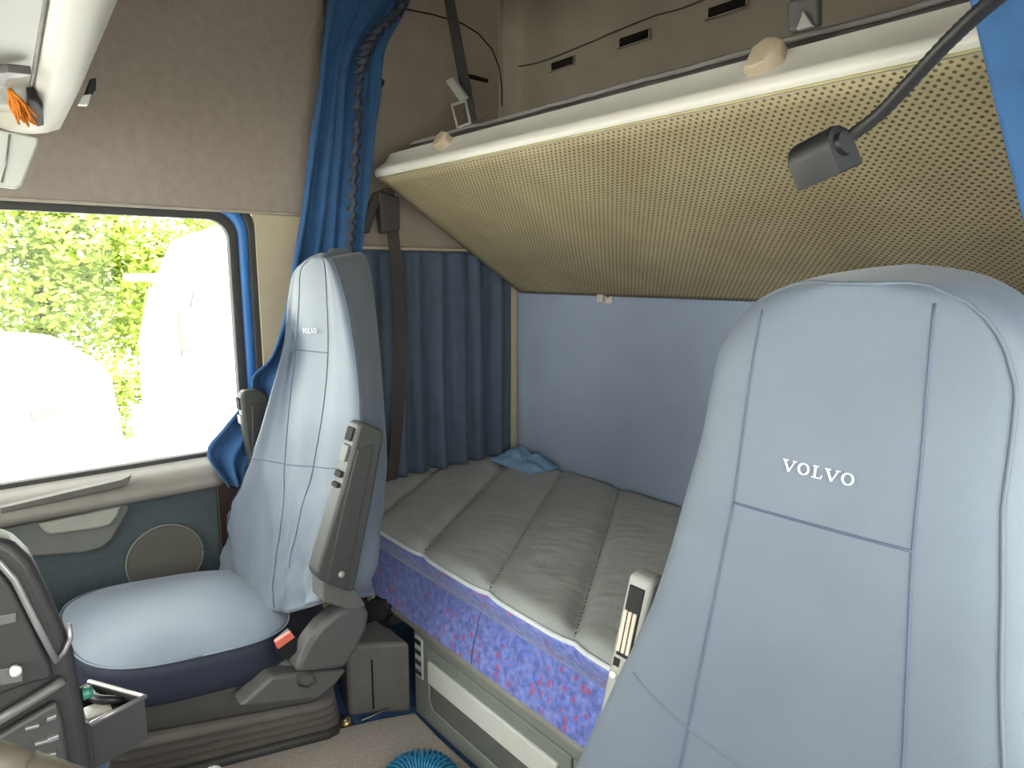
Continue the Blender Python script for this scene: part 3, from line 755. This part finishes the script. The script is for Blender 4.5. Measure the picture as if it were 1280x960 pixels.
# ------------------------------------------------------------------ curtains
def curtain_sheet(rows_px, x0, amp, folds, n=60, m=80, xf=None):
    """rows_px: photo level (left, right) outline of the hanging cloth; folded in depth about x0."""
    R = []
    for (a, b) in rows_px:
        xx = x0
        R.append((at(*a, x=xx), at(*b, x=xx)))
    Ls = spl([r[0] for r in R], m); Rs = spl([r[1] for r in R], m); rows = []
    for i in range(m):
        t = i/(m-1); r = []
        for j in range(n):
            s_ = j/(n-1); p = Ls[i].lerp(Rs[i], s_)
            f = math.sin(s_*folds*2*PI + 1.3*nz((s_*2, t*1.2, 3), 1.7) + .6) * .7 + .5*math.sin(s_*folds*4.7 + 2*t)
            p = p + Vector((amp*f*(.8 + .5*nz((s_*3, t*2, 0), 1.5)), .006*nz((s_*4, t*5, 8), 2), 0)); r.append(p)
        rows.append(r)
    return rows
cur = thing('bunk_curtain', 'bright blue sleeper curtain gathered beside the passenger window', 'curtain', at(330, 600, x=-2.06))
rowsA = [((411, -60), (520, -60)), ((408, 0), (500, 0)), ((402, 60), (458, 60)), ((396, 110), (447, 110)), ((384, 190), (446, 190)), ((374, 268), (441, 268)), ((362, 332), (436, 335)),
         ((350, 400), (425, 400)), ((335, 445), (400, 448)), ((314, 468), (385, 475)), ((311, 486), (375, 500)), ((298, 508), (360, 530)), ((275, 535), (345, 560)), ((257, 566), (330, 590)), ((284, 608), (312, 606))]
g = curtain_sheet(rowsA, -2.05, .024, 3.2)
MB().grid(g).build('main_drop', M_curt, cur, solid=.003)
rowsB = [((500, -40), (525, -40)), ((492, 0), (514, 0)), ((456, 60), (482, 60)), ((447, 110), (476, 110)), ((445, 190), (467, 190)), ((440, 268), (458, 268)), ((435, 340), (450, 340)), ((425, 430), (440, 430))]
g2 = curtain_sheet(rowsB, -2.025, .012, 1.0, 24, 60)
MB().grid(g2).build('folded_hem', M_curt, cur, solid=.003)
tp = [(505, -20), (500, 8), (486, 25), (468, 42), (457, 62), (450, 85), (447, 110), (446, 150), (444, 190), (441, 230), (439, 268), (437, 300), (434, 330)]
tpts = spl([at(*p, x=-2.0) for p in tp], 160); rows = []
for i, p in enumerate(tpts):
    up__ = i < 70
    k = math.sin(i*1.05)*.012*(1.3 if up__ else .8); wd = .030 if up__ else .019
    rows.append([p + Vector((k, -wd*.5 + .3*k, 0)), p + Vector((.014 + k, .0, .004*math.sin(i*1.05 + 1))), p + Vector((-k, wd*.7 + .010*math.sin(i*1.05), 0))])
MB().grid(rows).build('gathered_tape', M_tape, cur, solid=.003)
# curtain along the side wall of the bunk
rl_ = thing('side_curtain', 'dark blue pleated curtain on the side wall behind the passenger seat', 'curtain', (SX + .05, 1.4, .58))
rows = []
nC, mC = 120, 40
for i in range(mC):
    t = i/(mC-1); z = 1.425 - (1.425 - .60)*t; r = []
    for j in range(nC):
        s_ = j/(nC-1); y = 1.03 + (BY - .045 - 1.03)*s_
        f = math.sin(s_*2*PI*8 + 1.1*nz((s_*3, t*1.0, 0), 1.5)) * .016 + math.sin(s_*2*PI*13.3 + t*1.4)*.006
        r.append(Vector((SX + .04 + f*(.55 + .6*t), y, z)))
    rows.append(r)
MB().grid(rows).build('pleated_cloth', M_curtdk, rl_, solid=.003)
tube('curtain_rail', [(SX + .04, y, 1.432) for y in (1.03, 1.2, 1.4, 1.6, BY - .04)], .006, M_knob, rl_, 8)
# curtain on the driver's side, seen at the right edge
rc = thing('driver_curtain', 'bright blue curtain hanging at the right end of the upper bunk', 'curtain', (0, .95, 1.3))
rows = []
ca_, cb_ = at(1212, 0, y=.95), at(1281, 285, y=.95)
for i in range(50):
    t = i/49; z = TOP - .02 - (TOP - .02 - .75)*t
    k = (ca_.z - z)/(ca_.z - cb_.z); xl = ca_.x + (cb_.x - ca_.x)*min(max(k, -1), 1.25)
    r = []
    for j in range(60):
        s_ = j/59; x = xl + (.19 - xl)*s_
        f = math.sin(s_*2*PI*4 + .9*nz((s_*3, t*1.5, 0), 1.3))*.020*min(1, s_*4 + .15)
        r.append(Vector((x, .95 + f, z)))
    rows.append(r)
MB().grid(rows).build('hanging_cloth', M_curt, rc, solid=.003)
tube('curtain_rail', [(-.6, .95, TOP - .015), (-.2, .95, TOP - .015), (.19, .95, TOP - .015)], .008, M_plastlt, rc, 8)

# seat belt hanging on the pillar behind the seat
sb = thing('seat_belt', 'dark seat belt hanging behind the passenger seat under the bunk end', 'seat belt', at(487, 260, x=-2.09))
bp = [at(*p, x=-2.08) for p in ((485, 235), (488, 262), (492, 300), (497, 350), (500, 420), (497, 520), (490, 600))]
rows = [[p + Vector((0, -.022, 0)), p + Vector((0, .022, 0)), p + Vector((.003, .022, 0)), p + Vector((.003, -.022, 0))] for p in spl(bp, 30)]
auto(MB().grid(rows, True, True).build('webbing', M_belt, sb))
prism('upper_anchor', [at(*p, x=-2.06) for p in ((474, 238), (500, 246), (501, 288), (479, 292))], (-.04, 0, 0), M_belt, sb, bevel=.008)
prism('side_arm', [at(*p, x=-2.07) for p in ((470, 240), (481, 236), (472, 262), (462, 292), (455, 290), (460, 265))], (-.03, 0, 0), M_belt, sb, bevel=.005)

# ------------------------------------------------------------------ floor area behind the passenger seat
fm = tag(MB().prism([Vector((p.x, p.y, .001)) for p in (at(286, 950, z=0), at(400, 922, z=0), at(470, 905, z=0), at(519, 896, z=0))] + [Vector((-1.52, LY - .02, .001)), Vector((-.75, LY - .02, .001)), Vector((-.75, .0, .001)), Vector((-1.72, .0, .001))], (0, 0, .014)).build('floor_mat', M_mat, bevel=.005, smooth=False),
   'worn brown-grey floor mat in front of the bunk locker', 'mat')
sbx = thing('storage_box', 'dark grey box on the floor between passenger seat and bunk locker', 'box', (-1.75, .93, 0))
b1_ = at(518, 884, z=0); e_ = at(470, 893, z=0); f_ = at(440, 901, z=0)
ztop = .235
pl = [Vector((-1.675, .985, 0)), Vector((e_.x, e_.y, 0)), Vector((f_.x - .02, f_.y, 0)), Vector((-1.87, .845, 0)), Vector((-1.87, .985, 0))]
prism('box_body', pl, (0, 0, ztop), mat('dark_taupe_plastic', (122, 117, 113), .6, .08, 20), sbx, bevel=.012)
tube('panel_gap', [Vector((e_.x - .004, e_.y - .006, .02)), Vector((e_.x - .004, e_.y - .006, ztop - .05))], .003, M_dark, sbx, 6)
pe = at(461, 867, x=e_.x - .04)
MB().disc((e_.x - .065, e_.y - .026, .085), (.5, -.85, 0), .008, .006, 16).build('screw_head', M_plastdk, sbx)
hb = thing('steel_bracket', 'black bracket under the left end of the bunk', 'bracket', at(478, 760, y=.97))
prism('hinge_plate', [at(*p, y=.97) for p in ((458, 745), (482, 750), (484, 762), (487, 768), (480, 776), (481, 790), (456, 790))], (0, .02, 0), M_black, hb, bevel=.004)
prism('hinge_pin', [at(*p, y=.96) for p in ((458, 734), (464, 734), (466, 748), (459, 752))], (0, .01, 0), M_plastlt, hb, bevel=.002)
ft = thing('floor_fitting', 'small brass floor fitting with a cable on the blue carpet', 'fitting', at(433, 898, z=0))
pf = at(433, 900, z=.012); 
MB().disc(pf + Vector((0, 0, -.012)), (.3, -.4, .8), .020, .02, 20, .017).build('brass_ring', mat('brass', (190, 160, 110), .35, .1, 30, metal=.8), ft)
MB().disc(pf + Vector((.006, -.008, .006)), (.3, -.4, .8), .009, .006, 16).build('centre_bolt', M_metal, ft)
tube('cable_end', spl([at(451, 901, z=.012), at(463, 896, z=.018), at(478, 889, z=.022), at(491, 884, z=.016), at(503, 886, z=.01)], 20), .003, M_metal, ft, 6)
# blue coiled air hose
hs = thing('air_hose', 'coiled blue air hose lying on the floor mat by the locker', 'hose', at(525, 955, z=.02))
hc_ = at(524, 992, z=.06); rad = .075; tr_ = .034
pts = []
ux_ = Vector((RT[0], RT[1], 0)); uz_ = Vector((0, 0, 1)); uf_ = Vector((FW[0], FW[1], 0))
turns = 26
for k in range(turns*14):
    a = k/14*2*PI; t = k/(turns*14 - 1); phi = PI*(1.12 - 1.24*t)
    cdir = ux_*math.cos(phi) + (uz_*.35 + uf_*.94)*math.sin(phi)
    nrm_ = Vector((0, 0, 1)) - cdir*cdir.z; nrm_.normalize()
    pts.append(hc_ + cdir*rad + cdir*tr_*math.cos(a) + nrm_*tr_*math.sin(a))
dz = min(p.z for p in pts) - .022
tube('coil', [p - Vector((0, 0, max(0, dz))) for p in pts], .0042, M_hose, hs, 6)

# ------------------------------------------------------------------ dashboard at the lower left
dash = thing('dashboard', 'charcoal dashboard corner with buttons at the lower left', 'dashboard', (-.9, -.2, .6))
dxf = -.85
edge = [(2, 672), (20, 681), (40, 700), (58, 735), (78, 780), (93, 815), (97, 840), (104, 880), (112, 930), (119, 985), (126, 1060)]
pe_ = [at(*p, x=dxf) for p in edge]
body = pe_ + [Vector((dxf, .04, .30)), Vector((dxf, -.80, .30)), Vector((dxf, -.80, 1.02)), Vector((dxf, -.35, pe_[0].z - .01)), Vector((dxf, -.08, pe_[0].z + .004))]
prism('dash_body', body, (-.05, 0, 0), M_dash, dash, bevel=.010)
MB().prism([Vector((-.86, -.78, .82)), Vector((-.86, -.25, .70)), Vector((-.86, -.25, .32)), Vector((-.86, -.78, .30))], (-1.20, 0, 0)).build('passenger_side_dash', M_dash, dash, smooth=False, bevel=.03)
def dp(px, py, o=.004): return at(px, py, x=dxf + o)
prism('instrument_panel', [dp(*p) for p in ((-40, 690), (0, 712), (14, 730), (38, 778), (62, 828), (66, 842), (40, 848), (0, 862), (-40, 870))], (.012, 0, 0), mat('panel_grey', (44, 42, 42), .5, .08), dash, bevel=.004)
tube('bezel_trim', [dp(*p, o=.016) for p in ((-30, 685), (0, 704), (18, 724), (44, 776), (70, 826))], .0035, M_dashlt, dash, 6)
tube('edge_highlight', [dp(*p, o=.004) for p in ((68, 828), (80, 815), (88, 798), (86, 780))], .003, M_dashlt, dash, 6)
tube('lower_trim', [dp(*p, o=.012) for p in ((-20, 912), (30, 882), (66, 860), (80, 850))], .006, mat('trim_grey', (92, 88, 86), .4), dash, 6)
prism('switch_panel', [dp(*p) for p in ((-20, 925), (30, 895), (70, 872), (78, 900), (86, 960), (80, 1000), (-20, 1000))], (.010, 0, 0), M_plastdk, dash, bevel=.004)
for (cx, cy, wd, h) in ((8, 766, 12, 12), (14, 832, 14, 20), (40, 905, 9, 4), (52, 924, 9, 4), (66, 918, 7, 6), (60, 940, 10, 4), (44, 944, 8, 4), (24, 936, 6, 5), (64, 893, 6, 5)):
    prism('push_button', [dp(cx - wd, cy + 2, .014), dp(cx + wd, cy - 3, .014), dp(cx + wd, cy + h - 3, .014), dp(cx - wd, cy + h + 2, .014)], (.006, 0, 0), M_dashlt if cy > 880 else M_plast, dash, bevel=.001)
MB().disc(dp(19, 836, .02), (1, 0, 0), .005, .008, 16).build('ignition_knob', M_locklt, dash)
c = at(103, 868, x=dxf - .01); MB().disc(c, (0, 1, 0), .007, .010, 20, .006).build('indicator_knob', M_teal, dash)
# open tray beside the dashboard
tray = thing('storage_tray', 'open grey tray with odds and ends beside the dashboard', 'tray', at(150, 900, z=.70))
tz = .80
A_, B_, C_, D_ = at(111, 852, z=tz), at(181, 871, z=tz), at(113, 905, z=tz), at(60, 880, z=tz)
outer = [A_, B_, C_, D_]; ctr = sum(outer, Vector())/4
inn = [ctr + (p - ctr)*.90 for p in outer]; zb = at(183, 925, x=B_.x).z
dn = Vector((0, 0, zb - tz))
rows = [[p + dn for p in outer], outer, inn, [p + dn*.8 for p in inn]]
mb = MB().grid(rows, True); k = len(mb.v); mb.add([p + dn*.8 for p in inn], [(0, 1, 2, 3)]); mb.add([p + dn for p in outer], [(3, 2, 1, 0)])
mb.build('tray_body', M_plastdk, tray, smooth=False, bevel=.003)
tube('tray_rim', [A_, B_, C_], .0035, M_dashlt, tray, 6)
i1 = at(140, 885, z=tz - .01)
tag(MB().box(i1 + Vector((-.02, -.03, -.05)), i1 + Vector((.012, .0, .004))).build('crumpled_wrapper', mat('grey_wrapper', (170, 165, 158), .4, .3, 80), bevel=.003), 'pale grey wrapper lying in the open tray', 'wrapper')
i2 = at(150, 872, z=tz - .004)
tag(MB().tube(spl([i2 + Vector((-.05, -.03, 0)), i2 + Vector((-.01, -.025, .004)), i2 + Vector((.0, -.005, -.002)), i2 + Vector((-.01, .012, -.02))], 20), .006, 8).build('charger_cable', M_black), 'black cable end lying in the open tray', 'cable')
# gear knob at the bottom edge
gk = thing('gear_lever', 'gear lever with pale top at the bottom edge of the view', 'lever', at(265, 960, z=.25))
g0_ = at(266, 972, z=.30)
rows = []
for k in range(9):
    a = PI*k/8; r = .024*math.sin(a) + .0005; rows.append([g0_ + Vector((r*math.cos(2*PI*j/20), r*math.sin(2*PI*j/20), .022*math.cos(a))) for j in range(20)])
MB().grid(rows, True, True).build('lever_knob', mat('chrome_white', (225, 228, 226), .2, .05, 20), gk)
tube('lever_shaft', [g0_ - Vector((0, 0, .02)), Vector((g0_.x, g0_.y, .02))], .010, M_black, gk, 10)
# steering wheel, rim just entering the corner
sw = thing('steering_wheel', 'grey-brown steering wheel rim in the bottom left corner', 'steering wheel', (-.36, -.12, .95))
wp = at(36, 956, d=.66); WROT = -.6
wc = Vector((-.345, wp.y - .02, wp.z - .10)); wr = .235
q = (wp - wc); wn = Vector((.0, .55, .83)).normalized()
e1 = (q - wn*q.dot(wn)).normalized(); e2 = wn.cross(e1); e1 = (e1*math.cos(WROT) + e2*math.sin(WROT)).normalized(); e2 = wn.cross(e1); wc = wp - e1*(wr + .012)
M_wheel = mat('grey_brown_wheel', (88, 80, 70), .55, .06)
tube('wheel_rim', [wc + (e1*math.cos(2*PI*k/72) + e2*math.sin(2*PI*k/72))*wr for k in range(73)], .015, M_wheel, sw, 14)
MB().disc(wc - wn*.03, wn, .075, .035, 32, .065).build('wheel_hub', M_plastdk, sw)
for k in (1, 2, 3, 4):
    a = PI/4 + PI/2*k; dv = e1*math.cos(a) + e2*math.sin(a); tube('wheel_spoke', [wc + dv*.06 - wn*.015, wc + dv*(wr - .01)], .012, M_plastdk, sw, 8)
tube('steering_column', [wc - wn*.03, wc - wn*.35], .035, M_plastdk, sw, 14)

# ------------------------------------------------------------------ overhead console at the upper left
oc = thing('overhead_console', 'pale grey overhead console above the passenger window', 'console', (-.9, -.3, 1.7))
rows = []
for x, k in ((-1.90, .55), (-1.89, .78), (-1.86, .92), (-1.80, 1), (-1.4, 1), (-1.0, 1), (-.5, 1), (.18, 1)):
    zb_ = 1.645; y1 = .238 - .045*max(0, (x + 1.7))/.8 
    pr = [(-.9, 1.80), (-.9, 1.69), (y1 - .12, 1.688), (y1 - .08, 1.682), (y1 - .072, zb_ + .014), (y1 - .064, zb_ + .002), (y1 - .05, zb_ - .004), (y1 - .03, zb_ - .002), (y1 - .008, zb_ + .008), (y1, zb_ + .03), (y1 + .03, 1.76), (y1 + .07, 1.95), (y1 + .02, 2.3), (-.9, 2.3)]
    cy, cz = .0, 1.78
    rows.append([Vector((x, cy + (y - cy)*(k if y > 0 else 1), cz + (z - cz)*(.6 + .4*k))) for y, z in pr])
auto(MB().grid(rows, True, True).build('console_body', M_consol, oc), 50)
tube('panel_gap', [(-1.62, .160, 1.656), (-1.2, .137, 1.656), (-.8, .115, 1.656)], .003, mat('gap_grey', (130, 126, 120), .7), oc, 6)
MB().prism([(-1.62, .156, 1.655), (-.9, .118, 1.655), (.17, .118, 1.655), (.17, -.88, 1.665), (-1.62, -.88, 1.665)], (0, 0, .02)).build('inner_panel', mat('grey_console_panel', (158, 158, 150), .5, .04, 8), oc, smooth=False)
hkc = thing('coat_hook', 'small black hook with white tip on the overhead console edge', 'hook', at(110, 112, x=-1.62))
prism('hook_arm', [at(*p, x=-1.62) for p in ((113, 98), (121, 97), (120, 112), (113, 121), (106, 118))], (-.02, 0, 0), M_black, hkc, bevel=.003)
prism('hook_tip', [at(*p, x=-1.615) for p in ((102, 119), (115, 117), (111, 131), (98, 130))], (-.024, 0, 0), M_locklt, hkc, bevel=.003)
vs = thing('sun_visor', 'white folded sun visor below the overhead console', 'visor', at(20, 200, x=-1.66))
prism('visor_board', [at(*p, x=-1.68) for p in ((-60, 150), (0, 162), (48, 172), (47, 182), (27, 232), (20, 236), (-10, 232), (-60, 226))], (-.016, 0, 0), M_visor, vs, bevel=.004)
tube('visor_arm', [(-1.69, .06, 1.60), (-1.69, .06, 1.70)], .006, M_plastlt, vs, 8)
tube('visor_crease', [at(*p, x=-1.678) for p in ((12, 168), (8, 200), (2, 228))], .002, M_dashlt, vs, 5)
lm = thing('console_lamp', 'dark recessed lamp under the overhead console end', 'lamp', at(42, 145, x=-1.66))
prism('lamp_shell', [at(*p, z=1.632) for p in ((34, 124), (44, 126), (54, 138), (55, 157), (48, 159), (34, 152))], (0, 0, .02), M_dark, lm, bevel=.003)
prism('lamp_clip', [at(*p, z=1.636) for p in ((-8, 92), (10, 90), (40, 93), (32, 97), (12, 99), (8, 108), (-8, 108))], (0, 0, .012), mat('smoky_plastic', (56, 50, 52), .4), lm, bevel=.002)
# orange tassel
ot = MB()
t0 = at(12, 112, z=1.654)
for k in range(26):
    a = random.uniform(0, 2*PI); rr_ = random.uniform(.004, .022); ln_ = random.uniform(.03, .056)
    e = t0 + Vector((rr_*math.cos(a), .016 + rr_*math.sin(a)*1.2, -ln_))
    ot.tube(spl([t0, t0.lerp(e, .5) + Vector((random.uniform(-.006, .006), random.uniform(-.006, .008), 0)), e], 6), .0032, 5, .0018)
tag(ot.build('tassel', M_orange), 'orange tassel hanging under the overhead console', 'tassel')

# ------------------------------------------------------------------ gooseneck reading lamp
rl2 = thing('reading_lamp', 'black gooseneck reading lamp hanging in front of the upper bunk', 'lamp', at(1025, 200, d=.62))
gp = [at(1036, 190, d=.60), at(1055, 176, d=.60), at(1100, 142, d=.59), at(1140, 100, d=.575), at(1185, 52, d=.555), at(1230, 10, d=.53), at(1275, -25, d=.50)]
gpp = gp + [at(1340, -70, d=.48), Vector((-.05, .432, 1.55)), Vector((.04, .425, 1.63)), Vector((.13, .42, 1.70)), Vector((RX, .41, 1.74))]
gs = spl(gpp, 120)
rows_t = MB(); n_t = len(gs)
P_ = gs; up = None; rr__ = []
for i, p in enumerate(P_):
    t = (P_[min(i+1, n_t-1)] - P_[max(i-1, 0)]).normalized()
    if up is None: up = t.orthogonal().normalized()
    up = (up - t*up.dot(t)).normalized(); q_ = t.cross(up); rad_ = .0047 + .0006*(i % 2)
    rr__.append([p + up*rad_*math.cos(2*PI*k/10) + q_*rad_*math.sin(2*PI*k/10) for k in range(10)])
rows_t.grid(rr__, True, True); rows_t.build('flexible_stalk', mat('black_rubber_stalk', (28, 27, 28), .5, .1, 200), rl2)
# head: half-barrel block
hA = at(1040, 188, d=.60); axis = (gp[0] - gp[2]).normalized()            # pointing away from the stalk
axis = (at(1000, 212, d=.622) - at(1050, 188, d=.60)).normalized()
vdn = (at(1018, 233, d=.60) - at(991, 190, d=.605)).normalized(); vdn = (vdn - axis*vdn.dot(axis)).normalized(); wv_ = axis.cross(vdn)
c0_ = at(1028, 198, d=.60)
shape = []
for k in range(13):
    a = PI + PI*k/12; shape.append((.0155*math.cos(a), .0155*math.sin(a) - .003))
shape += [(.0155, .016), (-.0155, .016)]
hd_ = MB().grid([[c0_ + axis*s_ + wv_*(u*f_) + vdn*(v*f_) for u, v in shape] for s_, f_ in ((-.019, .94), (-.0165, 1), (.0165, 1), (.019, .94))], True, True)
auto(hd_.build('lamp_head', mat('black_lamp_plastic', (20, 20, 22), .5, .1, 60), rl2), 35)
auto(MB().disc(c0_ - axis*.018 - vdn*.003, -axis, .0095, .005, 20, .0085).build('stalk_collar', M_black, rl2))

# ------------------------------------------------------------------ outside, beyond the passenger window
GZ = -1.45
go = MB().box((-60, -60, GZ - .1), (40, 60, GZ)).build('yard_ground', M_asph, smooth=False); S(go)
def tree(cx, cy, h, r, seed, label):
    rnd = random.Random(seed); t = thing('tree', label, 'tree', (cx, cy, GZ), 'trees beyond the parked vehicles')
    tube('trunk', [(cx, cy, GZ), (cx + .1, cy, GZ + h*.3), (cx, cy + .1, GZ + h*.75)], .16, M_bark, t, 10)
    mb = MB()
    cl = [(Vector((cx + rnd.uniform(-r, r)*.75, cy + rnd.uniform(-r, r)*.85, GZ + h*rnd.uniform(.12, .95))), rnd.uniform(.5, 1.0)*r*.5) for _ in range(26)]
    for c, cr_ in cl:
        for _ in range(620):
            dvec = Vector((rnd.gauss(0, 1), rnd.gauss(0, 1), rnd.gauss(0, 1))).normalized()
            p = c + dvec*cr_*rnd.uniform(.55, 1.05)
            a = Vector((rnd.gauss(0, 1), rnd.gauss(0, 1), rnd.gauss(0, .6))).normalized()*rnd.uniform(.04, .09); b = a.cross(dvec + Vector((0, 0, .6))).normalized()*a.length*.5
            k = len(mb.v); mb.v += [p - a, p + b, p + a, p - b]; mb.f.append((k, k+1, k+2, k+3))
    me = bpy.data.meshes.new('foliage'); me.from_pydata([tuple(v) for v in mb.v], [], mb.f); me.update()
    link('foliage', me, M_leaf, t, smooth=False)
tl_ = ['tree seen at the left edge of the window, above the van', 'tree in the middle of the window, between van and lorry', 'tree seen through the window just beside the white lorry', 'tree farther off behind the white van roof']
tree(-14.0, -1.2, 5.2, 2.3, 1, tl_[0]); tree(-14.5, 1.3, 5.0, 2.0, 2, tl_[1]); tree(-13.2, 3.0, 4.7, 1.7, 3, tl_[2]); tree(-18.0, .6, 7.0, 3.0, 4, tl_[3])
def wheel(c, parent, r=.42):
    w_ = auto(MB().disc(Vector(c) + Vector((.0, 0, 0)), (1, 0, 0), r, .24, 32).build('wheel', M_tyre, parent, bevel=.03))
    MB().disc(Vector(c) + Vector((.23, 0, 0)), (1, 0, 0), r*.55, .03, 24, r*.5).build('rim', M_metal, w_)
# white van, side on
van = thing('white_van', 'white van parked at the lower left of the window', 'van', (-6.6, -1.6, GZ))
side = [(.98, GZ + .45), (1.02, GZ + 1.2), (.95, GZ + 2.0), (.80, GZ + 2.20), (.4, GZ + 2.26), (-2.6, GZ + 2.24), (-3.3, GZ + 1.5), (-4.3, GZ + 1.3), (-4.5, GZ + .5), (-4.0, GZ + .35), (.8, GZ + .35)]
prism('van_body', [Vector((-6.0, y, z)) for y, z in side], (-1.9, 0, 0), M_white, van, bevel=.10)
prism('side_window', [Vector((-5.99, y, z)) for y, z in ((-1.5, GZ + 1.5), (-1.5, GZ + 2.0), (-2.5, GZ + 2.05), (-3.0, GZ + 1.5))], (-.02, 0, 0), M_tint, van, bevel=.02)
prism('door_handle', [at(*p, x=-5.97) for p in ((36, 512), (78, 506), (79, 517), (40, 528))], (-.05, 0, 0), M_plast, van, bevel=.01)
wheel((-6.2, .45, GZ + .42), van); wheel((-6.2, -3.6, GZ + .42), van)
wheel((-7.9, .45, GZ + .42), van); wheel((-7.9, -3.6, GZ + .42), van)
# white lorry facing the window at an angle
LY2 = -.42
lo = thing('white_lorry', 'white lorry cab parked beyond the right side of the window', 'lorry', (-9.5, 4.4, GZ))
side = [(2.62, GZ + .45), (2.48, GZ + .5), (2.50, GZ + 1.6), (2.72, GZ + 2.55), (3.05, GZ + 3.25), (3.6, GZ + 3.45), (5.6, GZ + 3.5), (5.6, GZ + .6)]
prism('cab_body', [Vector((-8.6, y + LY2, z)) for y, z in side], (-2.4, 0, 0), M_white, lo, bevel=.08)
prism('windscreen', [Vector((-8.7, 2.50 + LY2, GZ + 1.75)), Vector((-10.9, 2.50 + LY2, GZ + 1.75)), Vector((-10.9, 2.72 + LY2, GZ + 2.6)), Vector((-8.7, 2.72 + LY2, GZ + 2.6))], (0, -.02, 0), M_tint, lo, bevel=.01)
prism('side_window', [Vector((-8.59, 2.75 + LY2, GZ + 1.75)), Vector((-8.59, 2.95 + LY2, GZ + 2.5)), Vector((-8.59, 3.9 + LY2, GZ + 2.5)), Vector((-8.59, 3.9 + LY2, GZ + 1.75))], (-.02, 0, 0), M_tint, lo, bevel=.01)
box('front_visor', (-8.6, 2.40 + LY2, GZ + 2.68), (-11.0, 2.75 + LY2, GZ + 2.78), M_tint, lo)
box('wing_mirror', (-8.45, 2.45 + LY2, GZ + 1.9), (-8.3, 2.6 + LY2, GZ + 2.4), M_plast, lo, bevel=.03)
box('bumper', (-8.55, 2.35 + LY2, GZ + .4), (-11.05, 2.6 + LY2, GZ + .9), M_white, lo, bevel=.05)
wheel((-8.85, 3.6 + LY2, GZ + .5), lo, .5); wheel((-10.95, 3.6 + LY2, GZ + .5), lo, .5)

# ------------------------------------------------------------------ light
w = bpy.data.worlds.new('sky'); bpy.context.scene.world = w; w.use_nodes = True; nt = w.node_tree
bg = nt.nodes['Background']; sk = nt.nodes.new('ShaderNodeTexSky'); sk.sky_type = 'HOSEK_WILKIE'; sk.turbidity = 6; sk.ground_albedo = .5
sk.sun_direction = Vector((.35, -.45, .8)).normalized()
mx = nt.nodes.new('ShaderNodeMix'); mx.data_type = 'RGBA'; mx.inputs[0].default_value = .85; mx.inputs[7].default_value = (1.0, .985, .955, 1)
nt.links.new(sk.outputs[0], mx.inputs[6]); nt.links.new(mx.outputs[2], bg.inputs[0]); bg.inputs[1].default_value = 5.0
def sun(name, d, e, ang, col):
    l = bpy.data.lights.new(name, 'SUN'); l.energy = e; l.angle = math.radians(ang); l.color = col
    o = bpy.data.objects.new(name, l); C.objects.link(o); o.rotation_euler = Vector(d).to_track_quat('-Z', 'Y').to_euler(); return o
sun('sun', (-.30, -.72, -.80), 17, 2, (1, .95, .86))
def portal(name, loc, rot, sx_, sy_):
    l = bpy.data.lights.new(name, 'AREA'); l.shape = 'RECTANGLE'; l.size = sx_; l.size_y = sy_; l.cycles.is_portal = True
    o = bpy.data.objects.new(name, l); C.objects.link(o); o.location = loc; o.rotation_euler = rot
portal('portal_window', (GX - .03, -.03, 1.15), (0, -PI/2, 0), .72, 1.45)
portal('portal_windscreen', ((SX + RX)/2, FY - .06, 1.465), (PI/2, 0, 0), 2.4, .97)
portal('portal_door', (RX + .06, -.025, 1.23), (0, PI/2, 0), .86, 1.65)
vsn = bpy.context.scene.view_settings
bpy.context.scene.display_settings.display_device = 'sRGB'
vsn.view_transform = 'Standard'; vsn.look = 'None'; vsn.gamma = 1; vsn.use_curve_mapping = False; vsn.exposure = 1.14
